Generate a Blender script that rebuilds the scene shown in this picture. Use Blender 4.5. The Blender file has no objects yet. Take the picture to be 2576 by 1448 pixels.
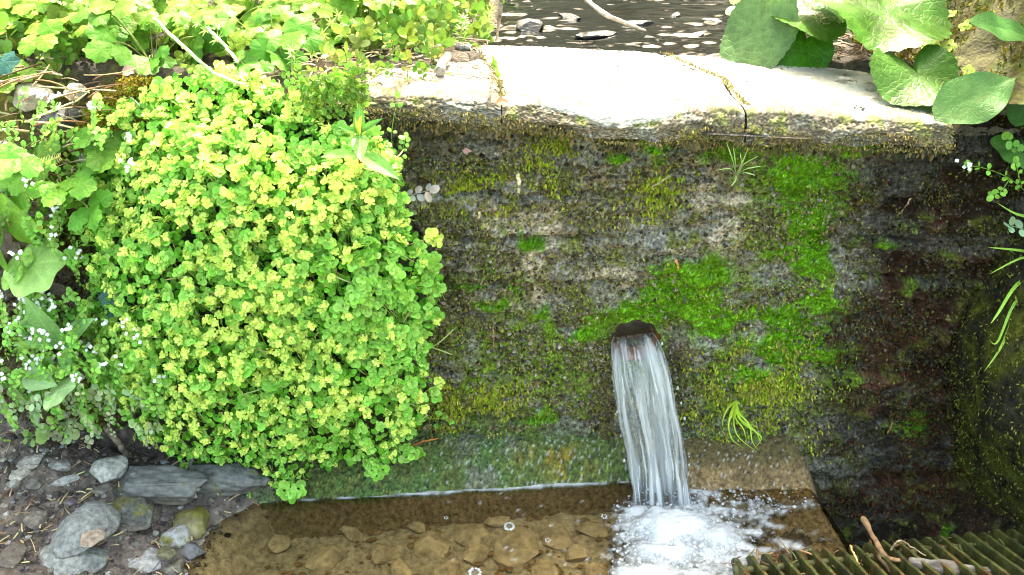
import bpy, bmesh, math, random
import numpy as np
from mathutils import Vector
R = math.radians
random.seed(7); rng = np.random.default_rng(7)
S = bpy.context.scene; COL = S.collection

# ---------------------------------------------------------------- camera, sky, sun, exposure
CAM = np.array([0.0, -1.5, 1.3]); PITCH = R(30); F = 2231.0; CU, CV = 1288.0, 724.0   # F in the 2576-wide picture's pixels
cd = bpy.data.cameras.new("camera"); cam = bpy.data.objects.new("camera", cd); COL.objects.link(cam)
cam.location = CAM; cam.rotation_euler = (R(90) - PITCH, 0, 0)
cd.sensor_width = 36; cd.lens = 36 * F / 2576; cd.clip_start = 0.02; cd.clip_end = 200
S.camera = cam
SUN_EL, SUN_AZ = R(56), R(12)      # from behind the wall, a little to the right
w = bpy.data.worlds.new("World"); S.world = w; w.use_nodes = True
nt = w.node_tree; nt.nodes.clear()
sky = nt.nodes.new("ShaderNodeTexSky"); sky.sky_type = 'NISHITA'; sky.sun_disc = False
sky.sun_elevation = SUN_EL; sky.sun_rotation = SUN_AZ; sky.air_density = 1.0; sky.dust_density = 5.0; sky.ozone_density = 0.3
bg = nt.nodes.new("ShaderNodeBackground"); bg.inputs[1].default_value = 0.15
wo = nt.nodes.new("ShaderNodeOutputWorld"); tn = nt.nodes.new("ShaderNodeMix"); tn.data_type = 'RGBA'; tn.blend_type = 'MULTIPLY'; tn.inputs[0].default_value = 1; tn.inputs[7].default_value = (1, .935, .70, 1)
nt.links.new(sky.outputs[0], tn.inputs[6]); nt.links.new(tn.outputs[2], bg.inputs[0]); nt.links.new(bg.outputs[0], wo.inputs[0])
sl = bpy.data.lights.new("sun", 'SUN'); sl.energy = 2.0; sl.angle = R(0.5); sl.color = (1, .95, .86)
sun = bpy.data.objects.new("sun", sl); COL.objects.link(sun)
sdir = Vector((math.sin(SUN_AZ) * math.cos(SUN_EL), math.cos(SUN_AZ) * math.cos(SUN_EL), math.sin(SUN_EL)))
sun.rotation_euler = sdir.to_track_quat('Z', 'Y').to_euler(); sun.location = (1, 3, 4)
S.view_settings.view_transform = 'Standard'; S.view_settings.look = 'None'
S.view_settings.exposure = 3.6; S.view_settings.gamma = 1
S.cycles.pixel_filter_type = 'BLACKMAN_HARRIS'; S.cycles.filter_width = 1.1; S.cycles.max_bounces = 6; S.cycles.transparent_max_bounces = 12; S.cycles.use_denoising = True
S.cycles.caustics_reflective = False; S.cycles.caustics_refractive = False; S.cycles.sample_clamp_indirect = 6

# ---------------------------------------------------------------- picture <-> place
fw = np.array([0, math.cos(PITCH), -math.sin(PITCH)]); up = np.array([0, math.sin(PITCH), math.cos(PITCH)]); rt = np.array([1.0, 0, 0])
def ray(u, v):
    u = np.asarray(u, float); v = np.asarray(v, float)
    return fw + ((u - CU) / F)[..., None] * rt - ((v - CV) / F)[..., None] * up
def hy(u, v, y):                       # the point seen at (u,v) on the vertical plane Y=y
    d = ray(u, v); t = (np.asarray(y, float) - CAM[1]) / d[..., 1]; return CAM + d * t[..., None]
def hz(u, v, z):                       # the point seen at (u,v) on the level Z=z
    d = ray(u, v); t = (np.asarray(z, float) - CAM[2]) / d[..., 2]; return CAM + d * t[..., None]
def proj(p):
    q = p - CAM; dz = q @ fw; return CU + F * (q @ rt) / dz, CV - F * (q @ up) / dz

# ---------------------------------------------------------------- noise
def _hash(ix, iy, iz, seed):
    h = (ix.astype(np.int64) * 374761393 + iy.astype(np.int64) * 668265263 + iz.astype(np.int64) * 2147483647 + seed * 974634777) & 0xFFFFFFFF
    h = ((h ^ (h >> 13)) * 1274126177) & 0xFFFFFFFF
    h = ((h ^ (h >> 16)) * 2246822519) & 0xFFFFFFFF
    return ((h ^ (h >> 15)) & 0xFFFFFF) / float(0xFFFFFF)
def vn(x, y, z=0.0, seed=0):
    x, y, z = np.broadcast_arrays(np.asarray(x, float), np.asarray(y, float), np.asarray(z, float))
    ix, iy, iz = np.floor(x), np.floor(y), np.floor(z)
    fx, fy, fz = x - ix, y - iy, z - iz
    fx, fy, fz = [f * f * (3 - 2 * f) for f in (fx, fy, fz)]
    o = 0
    for a in (0, 1):
        for b in (0, 1):
            for c in (0, 1):
                o = o + _hash(ix + a, iy + b, iz + c, seed) * (fx if a else 1 - fx) * (fy if b else 1 - fy) * (fz if c else 1 - fz)
    return o * 2 - 1
def fbm(x, y, z=0.0, o=4, seed=0, g=.5):
    s = 0; a = 1; n = 0
    for k in range(o):
        f = 2.03 ** k
        s = s + a * vn(x * f + 17 * k, y * f - 9 * k, np.asarray(z) * f, seed + k); n += a; a *= g
    return s / n
def sst(a, b, x):
    t = np.clip((x - a) / (b - a), 0, 1); return t * t * (3 - 2 * t)
def blobs(u, v, L):                    # soft spots (u, v, ru, rv[, strength])
    m = 0
    for b in L:
        s = b[4] if len(b) > 4 else 1.0
        m = np.maximum(m, s * np.exp(-(((u - b[0]) / b[2]) ** 2 + ((v - b[1]) / b[3]) ** 2) * .8))
    return m

# ---------------------------------------------------------------- materials
def mat(name): 
    m = bpy.data.materials.new(name); m.use_nodes = True; m.node_tree.nodes.clear(); return m, m.node_tree
def N(t, k, **kw):
    n = t.nodes.new("ShaderNode" + k)
    for a, b in kw.items():
        if a.startswith('i_'):
            key = a[2:]; n.inputs[int(key) if key.isdigit() else key.replace('_', ' ')].default_value = b
        else: setattr(n, a, b)
    return n
def colour_attr(t, var=.25, scale=60, scale2=300):
    """vertex colour times a fine procedural mottling"""
    a = N(t, "Attribute", attribute_name="Col"); g = N(t, "NewGeometry")
    n1 = N(t, "TexNoise", i_Scale=scale, i_Detail=5, i_Roughness=.65); t.links.new(g.outputs["Position"], n1.inputs["Vector"])
    mr = N(t, "MapRange", i_1=.3, i_2=.7, i_3=1 - var, i_4=1 + var); t.links.new(n1.outputs[0], mr.inputs[0])
    mx = N(t, "VectorMath", operation='SCALE'); t.links.new(a.outputs["Color"], mx.inputs[0]); t.links.new(mr.outputs[0], mx.inputs["Scale"])
    return mx.outputs[0], g
def rough_mat(name, rough=.8, var=.3, scale=70, bump=.5, bscale=180, bdist=.004, spec=.3, wet=None, wspec=.7):
    m, t = mat(name); c, g = colour_attr(t, var, scale)
    p = N(t, "BsdfPrincipled"); p.inputs["Roughness"].default_value = rough; p.inputs["Specular IOR Level"].default_value = spec
    t.links.new(c, p.inputs["Base Color"])
    n = N(t, "TexNoise", i_Scale=bscale, i_Detail=6, i_Roughness=.7); t.links.new(g.outputs["Position"], n.inputs["Vector"])
    b = N(t, "Bump", i_Strength=bump, i_Distance=bdist); t.links.new(n.outputs[0], b.inputs["Height"]); t.links.new(b.outputs[0], p.inputs["Normal"])
    if wet:                             # wetness attribute lowers the roughness
        a = N(t, "Attribute", attribute_name="Wet"); r = N(t, "MapRange", i_1=0, i_2=1, i_3=rough, i_4=wet)
        t.links.new(a.outputs["Fac"], r.inputs[0]); t.links.new(r.outputs[0], p.inputs["Roughness"])
        r2 = N(t, "MapRange", i_1=0, i_2=1, i_3=spec, i_4=wspec); t.links.new(a.outputs["Fac"], r2.inputs[0]); t.links.new(r2.outputs[0], p.inputs["Specular IOR Level"])
    o = N(t, "OutputMaterial"); t.links.new(p.outputs[0], o.inputs[0]); return m
def leaf_mat(name, trans=.35, rough=.42, spots=0, spec=.35, var=.12, bump=.25, bscale=90, net=0):
    m, t = mat(name); c, g = colour_attr(t, var, 45)
    if spots:
        v = N(t, "TexVoronoi", i_Scale=spots); t.links.new(g.outputs["Position"], v.inputs["Vector"])
        n = N(t, "TexNoise", i_Scale=40.0); t.links.new(g.outputs["Position"], n.inputs["Vector"])
        ad = N(t, "Math", operation='MULTIPLY_ADD', i_1=.35, i_2=-.1); t.links.new(n.outputs[0], ad.inputs[0])
        lt = N(t, "Math", operation='LESS_THAN'); t.links.new(v.outputs[0], lt.inputs[0]); t.links.new(ad.outputs[0], lt.inputs[1])
        mx = N(t, "Mix", data_type='RGBA'); t.links.new(lt.outputs[0], mx.inputs[0]); t.links.new(c, mx.inputs[6]); mx.inputs[7].default_value = (.11, .065, .03, 1)
        c = mx.outputs[2]
    p = N(t, "BsdfPrincipled"); p.inputs["Roughness"].default_value = rough; p.inputs["Specular IOR Level"].default_value = spec
    tr = N(t, "BsdfTranslucent"); mixs = N(t, "MixShader"); mixs.inputs[0].default_value = trans
    n = N(t, "TexNoise", i_Scale=bscale, i_Detail=3); t.links.new(g.outputs["Position"], n.inputs["Vector"])
    b = N(t, "Bump", i_Strength=bump, i_Distance=.003); t.links.new(n.outputs[0], b.inputs["Height"]); t.links.new(b.outputs[0], p.inputs["Normal"])
    if net:
        ve = N(t, "TexVoronoi", feature='DISTANCE_TO_EDGE', i_Scale=net); t.links.new(g.outputs["Position"], ve.inputs["Vector"]); rp = N(t, "MapRange", i_1=0, i_2=.12, i_3=0, i_4=1); t.links.new(ve.outputs[0], rp.inputs[0])
        b2 = N(t, "Bump", i_Strength=.3, i_Distance=.0015); t.links.new(rp.outputs[0], b2.inputs["Height"]); t.links.new(b.outputs[0], b2.inputs["Normal"]); t.links.new(b2.outputs[0], p.inputs["Normal"])
        sc_ = N(t, "MapRange", i_1=0, i_2=1, i_3=1.14, i_4=.97); t.links.new(rp.outputs[0], sc_.inputs[0]); vm = N(t, "VectorMath", operation='SCALE'); t.links.new(c, vm.inputs[0]); t.links.new(sc_.outputs[0], vm.inputs["Scale"]); c = vm.outputs[0]
    t.links.new(c, p.inputs["Base Color"]); t.links.new(c, tr.inputs[0])
    t.links.new(p.outputs[0], mixs.inputs[1]); t.links.new(tr.outputs[0], mixs.inputs[2])
    o = N(t, "OutputMaterial"); t.links.new(mixs.outputs[0], o.inputs[0]); return m
def water_mat(name, tint=(.8, .72, .55, 1), scale=25, stretch=(1, 1, 1), strength=.4, dist=.01, rough=.03, foam=False):
    m, t = mat(name); g = N(t, "NewGeometry"); mp = N(t, "Mapping"); mp.inputs["Scale"].default_value = stretch
    t.links.new(g.outputs["Position"], mp.inputs[0])
    n = N(t, "TexNoise", i_Scale=scale, i_Detail=4, i_Roughness=.55, i_Distortion=.6); t.links.new(mp.outputs[0], n.inputs["Vector"])
    b = N(t, "Bump", i_Strength=strength, i_Distance=dist); t.links.new(n.outputs[0], b.inputs["Height"])
    fr = N(t, "Fresnel", i_IOR=1.33); t.links.new(b.outputs[0], fr.inputs["Normal"])
    tr = N(t, "BsdfTransparent"); tr.inputs[0].default_value = tint
    gl = N(t, "BsdfGlossy", i_Roughness=rough); t.links.new(b.outputs[0], gl.inputs["Normal"])
    mx = N(t, "MixShader"); t.links.new(fr.outputs[0], mx.inputs[0]); t.links.new(tr.outputs[0], mx.inputs[1]); t.links.new(gl.outputs[0], mx.inputs[2])
    out = mx.outputs[0]
    if foam:
        a = N(t, "Attribute", attribute_name="Foam")
        di = N(t, "BsdfPrincipled"); di.inputs["Base Color"].default_value = (.78, .82, .88, 1); di.inputs["Roughness"].default_value = .25; t.links.new(b.outputs[0], di.inputs["Normal"])
        tl = N(t, "BsdfTranslucent"); tl.inputs[0].default_value = (.78, .82, .88, 1); m3 = N(t, "MixShader"); m3.inputs[0].default_value = .35
        t.links.new(di.outputs[0], m3.inputs[1]); t.links.new(tl.outputs[0], m3.inputs[2])
        m2 = N(t, "MixShader"); t.links.new(a.outputs["Fac"], m2.inputs[0]); t.links.new(out, m2.inputs[1]); t.links.new(m3.outputs[0], m2.inputs[2]); out = m2.outputs[0]
    o = N(t, "OutputMaterial"); t.links.new(out, o.inputs[0]); return m
M = dict(
    wall=rough_mat("mossy_wall", .9, .75, 120, 1.0, 95, .014, .08, wet=.3, wspec=.22),
    cap=rough_mat("cap_stone", .85, .12, 60, .5, 220, .003, .25),
    mud=rough_mat("mud", .8, .6, 80, 1.0, 85, .012, .3, wet=.3),
    dull=rough_mat("dull_mossy_rock", .95, .7, 60, 1.0, 60, .02, .05),
    silt=rough_mat("silt", .9, .25, 60, .5, 60, .006, .1),
    rock=rough_mat("grey_rock", .75, .5, 120, .9, 100, .007, .35),
    wetrock=rough_mat("wet_rock", .3, .35, 90, .6, 200, .004, .5),
    moss=leaf_mat("moss", .25, .7, spec=.05, var=.3),
    sax=leaf_mat("saxifrage_leaf", .32, .45, spec=.14, var=.10),
    leaf=leaf_mat("leaf", .36, .42, spec=.2, var=.18, bump=.5, net=140),
    bigleaf=leaf_mat("spotted_leaf", .3, .36, spots=55, spec=.18, bump=.5, bscale=60, net=70, var=.3),
    dry=leaf_mat("dry_stem", .12, .7, var=.3),
    wood=rough_mat("wood", .7, .4, 80, .8, 200, .003, .3),
    steel=rough_mat("rusty_algae_steel", .5, .5, 70, .7, 150, .003, .45),
    pipe=rough_mat("rusty_pipe", .35, .4, 40, .6, 90, .004, .5),
    petal=leaf_mat("white_petal", .3, .5, var=.03),
    brookw=rough_mat("brook_surface", .06, .4, 20, .3, 45, .003, .2),
    pool=water_mat("pool_water", (.86, .78, .62, 1), 14, (1, 1, 1), .12, .006, .02),
    brook=water_mat("brook_water", (.32, .27, .18, 1), 45, (1, .7, 1), 1.0, .03, .13),
    fall=water_mat("falling_water", (.93, .95, .97, 1), 40, (3, 1, .35), .7, .01, .08, foam=True),
    foam=water_mat("foam_water", (.9, .9, .88, 1), 160, (1, 1, 1), .8, .006, .1, foam=True),
)

# ---------------------------------------------------------------- objects
def tag(o, label=None, cat=None, group=None, kind=None):
    if label: o["label"] = label
    if cat: o["category"] = cat
    if group: o["group"] = group
    if kind: o["kind"] = kind
    return o
def empty(name, loc, label, cat, group=None):
    o = bpy.data.objects.new(name, None); COL.objects.link(o); o.location = [float(a) for a in loc]; o.empty_display_size = .02
    return tag(o, label, cat, group)
class Acc:
    """collects pieces of geometry that become ONE mesh object"""
    def __init__(s): s.V = []; s.C = []; s.T = []; s.Q = []; s.n = 0; s.A = {}
    def add(s, V, T=None, Q=None, C=(.5, .5, .5), **attrs):
        V = np.asarray(V, float).reshape(-1, 3); C = np.asarray(C, float)
        if C.ndim == 1: C = np.tile(C, (len(V), 1))
        s.V.append(V); s.C.append(C)
        if T is not None and len(T): s.T.append(np.asarray(T) + s.n)
        if Q is not None and len(Q): s.Q.append(np.asarray(Q) + s.n)
        for k, a in attrs.items(): s.A.setdefault(k, []).append(a)
        s.n += len(V)
    def inst(s, tm, P, fr, sc, C):
        """copies of a template (V, T, Q, tint) at P with frames fr (columns x,y,z), sizes sc, colours C"""
        V, T, Q, tint = tm; n = len(P); sc = np.broadcast_to(np.asarray(sc, float), (n,))
        W = P[:, None, :] + np.einsum('nij,vj->nvi', fr, V) * sc[:, None, None]
        CC = C[:, None, :] * tint[None, :, :]
        off = (np.arange(n) * len(V))[:, None, None]
        s.add(W, (T[None] + off).reshape(-1, 3) if len(T) else None, (Q[None] + off).reshape(-1, 4) if len(Q) else None, CC.reshape(-1, 3))
    def build(s, name, m, parent=None, smooth=True, label=None, cat=None, group=None, kind=None):
        V = np.concatenate(s.V); C = np.concatenate(s.C)
        T = np.concatenate(s.T) if s.T else np.zeros((0, 3), int); Q = np.concatenate(s.Q) if s.Q else np.zeros((0, 4), int)
        org = np.zeros(3)
        if parent is not None: org = np.array(parent['_w']) if '_w' in parent.keys() else np.array(parent.location)
        elif kind is None and cat: 
            org = np.array([V[:, 0].mean(), V[:, 1].mean(), V[:, 2].min()])
        V = V - org
        me = bpy.data.meshes.new(name); me.vertices.add(len(V)); me.vertices.foreach_set("co", V.astype(np.float32).ravel())
        nl = T.size + Q.size; me.loops.add(nl); me.loops.foreach_set("vertex_index", np.concatenate([T.ravel(), Q.ravel()]).astype(np.int32))
        me.polygons.add(len(T) + len(Q))
        me.polygons.foreach_set("loop_start", np.concatenate([np.arange(len(T)) * 3, T.size + np.arange(len(Q)) * 4]).astype(np.int32))
        me.polygons.foreach_set("use_smooth", np.full(len(T) + len(Q), smooth))
        me.update(calc_edges=True)
        ca = me.color_attributes.new("Col", 'FLOAT_COLOR', 'POINT'); ca.data.foreach_set("color", np.concatenate([np.clip(C, 0, 1), np.ones((len(C), 1))], 1).astype(np.float32).ravel())
        for k, a in s.A.items():
            at = me.attributes.new(k, 'FLOAT', 'POINT'); at.data.foreach_set("value", np.concatenate([np.ravel(q) for q in a]).astype(np.float32))
        me.materials.append(m)
        o = bpy.data.objects.new(name, me); COL.objects.link(o)
        if parent is not None: o.parent = parent
        else: o.location = org
        o['_w'] = [float(q) for q in org]
        return tag(o, label, cat, group, kind)
def norm(a): a = np.asarray(a, float); return a / np.maximum(np.linalg.norm(a, axis=-1, keepdims=True), 1e-9)
def frames(x, n):
    """columns: x (along), y (across), z (normal, made square to x)"""
    x = norm(x); n = np.broadcast_to(np.asarray(n, float), x.shape); z = norm(n - (n * x).sum(-1, keepdims=True) * x); y = np.cross(z, x)
    return np.stack([x, y, z], -1)
def gridq(nu, nv):
    i = np.arange(nu - 1)[:, None]; j = np.arange(nv - 1)[None]; a = i * nv + j
    return np.stack([a, a + nv, a + nv + 1, a + 1], -1).reshape(-1, 4)

# leaf templates: base at the origin, tip along +x, normal +z, length about 1
def polar(Rf, na=24, nr=3, cx=.5, cup=.15, edge=1.0, core=1.0, wave=0.0, wn=5, notch_fold=0.0, veins=0, vcol=1.15, vz=0.0):
    th = np.arange(na) * 2 * math.pi / na; Rr = Rf(th); V = [[cx, 0, 0]]; t = [core]
    for k in range(1, nr + 1):
        f = k / nr
        z = cup * (Rr * f) ** 2 + wave * f ** 2 * np.sin(wn * th + 1.3)
        if veins: 
            vv = np.maximum(0, np.cos(th * veins)) ** 6 * (1 if k < nr else .3); z = z - vz * vv * f
        else: vv = 0
        V += np.stack([cx + Rr * f * np.cos(th), Rr * f * np.sin(th), z], 1).tolist()
        t += (np.ones(na) * (core + (edge - core) * f) * (1 + (vcol - 1) * vv)).tolist()
    V = np.array(V); j = np.arange(na); T = np.stack([np.zeros(na, int), 1 + j, 1 + (j + 1) % na], 1); Q = []
    for k in range(nr - 1):
        a = 1 + k * na; Q.append(np.stack([a + j, a + na + j, a + na + (j + 1) % na, a + (j + 1) % na], 1))
    Q = np.concatenate(Q) if Q else np.zeros((0, 4), int)
    return V, T, Q, np.repeat(np.array(t)[:, None], 3, 1)
def lance(W=.16, arch=.15, fold=.25, n=10, sharp=1.0, teeth=0.0, wave=0.0, base=.08, pw=.8, vein=1.25):
    xs = np.linspace(0, 1, n); ys = np.array([-1, -.5, -.12, 0, .12, .5, 1.0]); V = []; t = []
    for i, x in enumerate(xs):
        wd = W * (math.sin(math.pi * min(x ** pw, 1)) ** sharp + base * (1 - x)) * (1 + teeth * (i % 2))
        for y in ys:
            V.append([x - .06 * abs(y) * W, y * wd, -arch * x * x + fold * abs(y) * wd + wave * math.sin(x * 14 + y * 2) * abs(y)]); t.append(vein if y == 0 else (1.0 if abs(y) < .9 else .95))
    V = np.array(V); return V, np.zeros((0, 3), int), gridq(n, 7), np.repeat(np.array(t)[:, None], 3, 1)
T_SAX = polar(lambda th: .5 * (1 + .055 * np.cos(9 * th)) * (1 - .22 * np.exp(-((np.abs(th - math.pi)) / .35) ** 2)), 36, 3, .5, .35, 1.12, .86, .015, 3)
T_SAX2 = polar(lambda th: .5 * (1 + .06 * np.cos(7 * th)) * (1 - .2 * np.exp(-((np.abs(th - math.pi)) / .35) ** 2)), 28, 3, .5, -.4, 1.1, .9, .03, 4)
T_BR = polar(lambda th: .5 * (1 + .05 * np.cos(5 * th)), 12, 2, .5, .3, 1.0, .95)
T_ROUND = polar(lambda th: .5 * (1 + .03 * np.cos(4 * th)) * (1 - .12 * np.cos(2 * (th - math.pi / 2))), 14, 2, .5, -.25, 1.0, .95)
T_OVAL = lance(.24, .1, .1, 7, .75, base=.02)
T_LANCE = lance(.17, .28, .35, 12, .9)
T_NARROW = lance(.10, .2, .2, 7, .8)
T_AV = polar(lambda th: (.5 + .10 * np.cos(2 * th) - .06 * np.cos(th)) * (1 + .05 * np.sign(np.cos(11 * th + .5)) * np.abs(np.cos(11 * th + .5)) ** .5) * (1 - .18 * np.exp(-((np.abs(th - math.pi)) / .3) ** 2)), 66, 6, .5, -.35, 1.0, .95, .04, 4, veins=9, vcol=1.22, vz=.03)
def tube(acc, P, r, col, sides=5, cols=None):
    P = np.asarray(P, float); n = len(P); r = np.broadcast_to(np.asarray(r, float), (n,))
    tg = norm(np.gradient(P, axis=0)); ref = np.where(np.abs(tg[:, 2:3]) > .9, [[1.0, 0, 0]], [[0, 0, 1.0]])
    a = norm(np.cross(tg, ref)); b = np.cross(tg, a); ph = np.arange(sides) * 2 * math.pi / sides
    V = P[:, None] + r[:, None, None] * (np.cos(ph)[None, :, None] * a[:, None] + np.sin(ph)[None, :, None] * b[:, None])
    i = np.arange(n - 1)[:, None]; j = np.arange(sides)[None]; q = np.stack([i * sides + j, i * sides + (j + 1) % sides, (i + 1) * sides + (j + 1) % sides, (i + 1) * sides + j], -1).reshape(-1, 4)
    V = np.concatenate([V.reshape(-1, 3), P[:1], P[-1:]]); e0, e1 = n * sides, n * sides + 1; jj = np.arange(sides)
    T = np.concatenate([np.stack([np.full(sides, e0), (jj + 1) % sides, jj], 1), np.stack([np.full(sides, e1), (n - 1) * sides + jj, (n - 1) * sides + (jj + 1) % sides], 1)])
    C = np.tile(col, (len(V), 1)) if cols is None else np.concatenate([np.repeat(cols, sides, 0), cols[:1], cols[-1:]])
    acc.add(V, T, q, C)
def ribbon(acc, P, wd, nrm, col, taper=1.0, fold=.3, tipcol=None):
    """a grass blade: three verts across, folded along its middle"""
    P = np.asarray(P, float); n = len(P); t = np.linspace(0, 1, n); tg = norm(np.gradient(P, axis=0)); s = norm(np.cross(tg, np.broadcast_to(nrm, tg.shape))); nn = np.cross(s, tg)
    wv = wd * (1 - t ** 2 * taper) * (.6 + .4 * np.minimum(t * 6, 1)) + 1e-4
    V = np.stack([P - s * wv[:, None], P - nn * (fold * wv)[:, None], P + s * wv[:, None]], 1)
    C = np.asarray(col)[None] * np.ones((n, 1)) if tipcol is None else (1 - t[:, None]) * np.asarray(col) + t[:, None] * np.asarray(tipcol)
    acc.add(V, None, gridq(n, 3), np.repeat(C, 3, 0))
def bez(a, b, c, n=10, d=None):
    t = np.linspace(0, 1, n)[:, None]; a, b, c = map(np.asarray, (a, b, c))
    if d is None: return (1 - t) ** 2 * a + 2 * t * (1 - t) * b + t * t * c
    d = np.asarray(d); return (1 - t) ** 3 * a + 3 * t * (1 - t) ** 2 * b + 3 * t * t * (1 - t) * c + t ** 3 * d
def pts(L, ys=None):                    # picture polyline with a distance Y at each point
    return np.array([hy(u, v, y) for u, v, y in L])
def smooth_line(P, n=24):
    P = np.asarray(P, float); m = len(P); t = np.linspace(0, m - 1, n); out = []
    for q in t:
        i = min(int(q), m - 2); f = q - i; p0 = P[max(i - 1, 0)]; p1 = P[i]; p2 = P[i + 1]; p3 = P[min(i + 2, m - 1)]
        out.append(.5 * ((2 * p1) + (-p0 + p2) * f + (2 * p0 - 5 * p1 + 4 * p2 - p3) * f * f + (-p0 + 3 * p1 - 3 * p2 + p3) * f ** 3))
    return np.array(out)
def jit(n, c, s=.12, hue=.06):
    c = np.asarray(c, float); k = 1 + s * rng.standard_normal((n, 1)); return np.clip(c * k * (1 + hue * rng.standard_normal((n, 3))), .003, 1)
def mixc(a, b, m): return a * (1 - m[:, None]) + np.asarray(b) * m[:, None]
def inpoly(u, v, poly):
    poly = np.asarray(poly, float); x0, y0 = poly[:, 0], poly[:, 1]; x1, y1 = np.roll(x0, -1), np.roll(y0, -1); c = np.zeros(np.shape(u), bool)
    for a, b, cc, d in zip(x0, y0, x1, y1):
        k = ((b > v) != (d > v)) & (u < (cc - a) * (v - b) / (d - b + 1e-9) + a); c ^= k
    return c
def edgedist(u, v, poly):
    poly = np.asarray(poly, float); out = np.full(np.shape(u), 1e9)
    for a, b in zip(poly, np.roll(poly, -1, 0)):
        d = b - a; t = np.clip(((u - a[0]) * d[0] + (v - a[1]) * d[1]) / (d @ d), 0, 1)
        out = np.minimum(out, np.hypot(u - a[0] - t * d[0], v - a[1] - t * d[1]))
    return out

# ================================================================ THE WALL
GREY = np.array([.25, .24, .205]); TAN = np.array([.50, .42, .32]); BROWN = np.array([.225, .18, .12]); OLIVE = np.array([.17, .20, .025])
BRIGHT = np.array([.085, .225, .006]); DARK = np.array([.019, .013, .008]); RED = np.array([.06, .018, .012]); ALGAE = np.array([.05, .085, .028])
GREENB = [(1570, 788, 95, 20, 1.3), (1480, 838, 60, 28, 1.1), (1660, 760, 60, 60, 1.4), (1740, 720, 95, 85, 1.4), (1690, 680, 60, 45, 1.2), (1790, 800, 60, 70, 1.3), (1760, 860, 60, 50, .9), (1600, 765, 80, 24), (1500, 810, 60, 26, .9), (2040, 430, 80, 50, .8), (1865, 375, 62, 32, 1.4), (2150, 368, 70, 24, 1.3), (2030, 540, 80, 60, .75), (2000, 470, 60, 40),
          (2040, 660, 90, 50, 1.2), (2060, 750, 60, 40), (1960, 800, 90, 45, 1.1), (1960, 880, 100, 50, 1.1), (1940, 960, 95, 45, 1.3), (1640, 365, 30, 24), (1560, 395, 70, 12, .9), (2310, 1060, 35, 32, .8), (1370, 790, 26, 40, .9), (1230, 770, 45, 22, .9), (1210, 720, 60, 12, .8), (1330, 610, 35, 18, .9), (2200, 700, 40, 30, .7), (2230, 620, 40, 16, .6), (1860, 860, 50, 40, .9), (1380, 1035, 45, 30, .9)]
TANB = [(1300, 560, 70, 24, 1.1), (1375, 575, 40, 50), (1340, 650, 28, 32, 1.2), (1540, 690, 85, 22, 1.1), (1570, 715, 40, 20), (1765, 495, 45, 42, 1.1), (1820, 595, 40, 50, 1.2), (1355, 755, 18, 34, 1.2), (1285, 775, 42, 13), (1690, 640, 30, 22, 1.1), (1850, 500, 40, 20, .8), (1930, 360, 30, 16, .7), (1740, 350, 40, 20, .6), (1820, 690, 40, 20, .8), (2130, 735, 40, 16, .6), (1730, 430, 30, 20, .8), (2150, 430, 40, 20, .6), (1250, 530, 60, 10, .6)]
PIPE_C = hy(1598, 862, 0.0); PIPE_R = .050
def wall_h(x, z):
    """how far the rock face stands out towards the camera"""
    h = .022 * fbm(x * 2.2, z * 3.2, 1.5, 3, 3)
    zw = z + .022 * fbm(x * 2.6, z * 2, .5, 3, 11); rows = np.array([-.4, -.05, .12, .235, .335, .445, .54, .63, .9])
    k = np.clip(np.searchsorted(rows, zw) - 1, 0, 7); r0 = rows[k]; r1 = rows[np.minimum(k + 1, 8)]
    ln = .3 + .17 * _hash(k, k * 0, k * 0, 5); xx = (x + .03 * fbm(z * 9, x * 3, 0, 2, 9)) / ln + 3.7 * _hash(k, k * 0, k * 0, 8); cell = np.floor(xx); fx = xx - cell
    pr = _hash(k, cell, k * 0, 21) - .5; ez = np.minimum(zw - r0, r1 - zw); ex = np.minimum(fx, 1 - fx) * ln
    h = h + .026 * pr * sst(0, .012, np.minimum(ez, ex))
    gate = sst(-.25, .25, fbm(x * 3, z * 4, 2, 2, 31))
    h = h - .016 * gate * np.exp(-(ez / .006) ** 2) - .008 * gate * np.exp(-(ex / .007) ** 2)
    st = fbm(x * 8 + z * 3, z * 24 + 2 * fbm(x * 3, z * 3, 0, 2, 42), 0, 4, 41); h = h + .004 * st + .013 * fbm(x * 13, z * 14, 0, 3, 43)
    cr = np.abs(fbm(x * 3.5 + z * 2, z * 14, 4, 3, 51)); h = h - .012 * np.exp(-(cr / .03) ** 2) * sst(-.1, .3, fbm(x * 2, z * 3, 9, 2, 61))
    q5 = fbm(x * 38, z * 46, 0, 4, 71); h = h + .010 * np.abs(q5) ** .8 * np.sign(q5) + .007 * fbm(x * 85, z * 105, 0, 3, 81, .7)
    return h
def wall_masks(x, z, u, v):
    n1 = fbm(x * 9, z * 9, 3, 4, 101); n2 = fbm(x * 26, z * 30, 5, 4, 111); n3 = fbm(x * 70, z * 80, 5, 3, 121)
    green = sst(.30, .85, blobs(u, v, GREENB) + .55 * n1 + .50 * n2 + .2 * n3)
    tan = sst(.36, .8, blobs(u, v, TANB) + .5 * n1 + .6 * n2 + .25 * n3)
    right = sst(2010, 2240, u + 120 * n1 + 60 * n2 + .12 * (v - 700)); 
    low = sst(700, 860, v + 70 * n1) * (1 - right)
    return n1, n2, n3, green, tan, right, low
def polydist(u, v, L):
    out = np.full(np.shape(u), 1e9)
    for a, b in zip(L[:-1], L[1:]):
        a = np.array(a, float); d = np.array(b, float) - a; t = np.clip(((u - a[0]) * d[0] + (v - a[1]) * d[1]) / (d @ d), 0, 1); out = np.minimum(out, np.hypot(u - a[0] - t * d[0], v - a[1] - t * d[1]))
    return out
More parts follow.
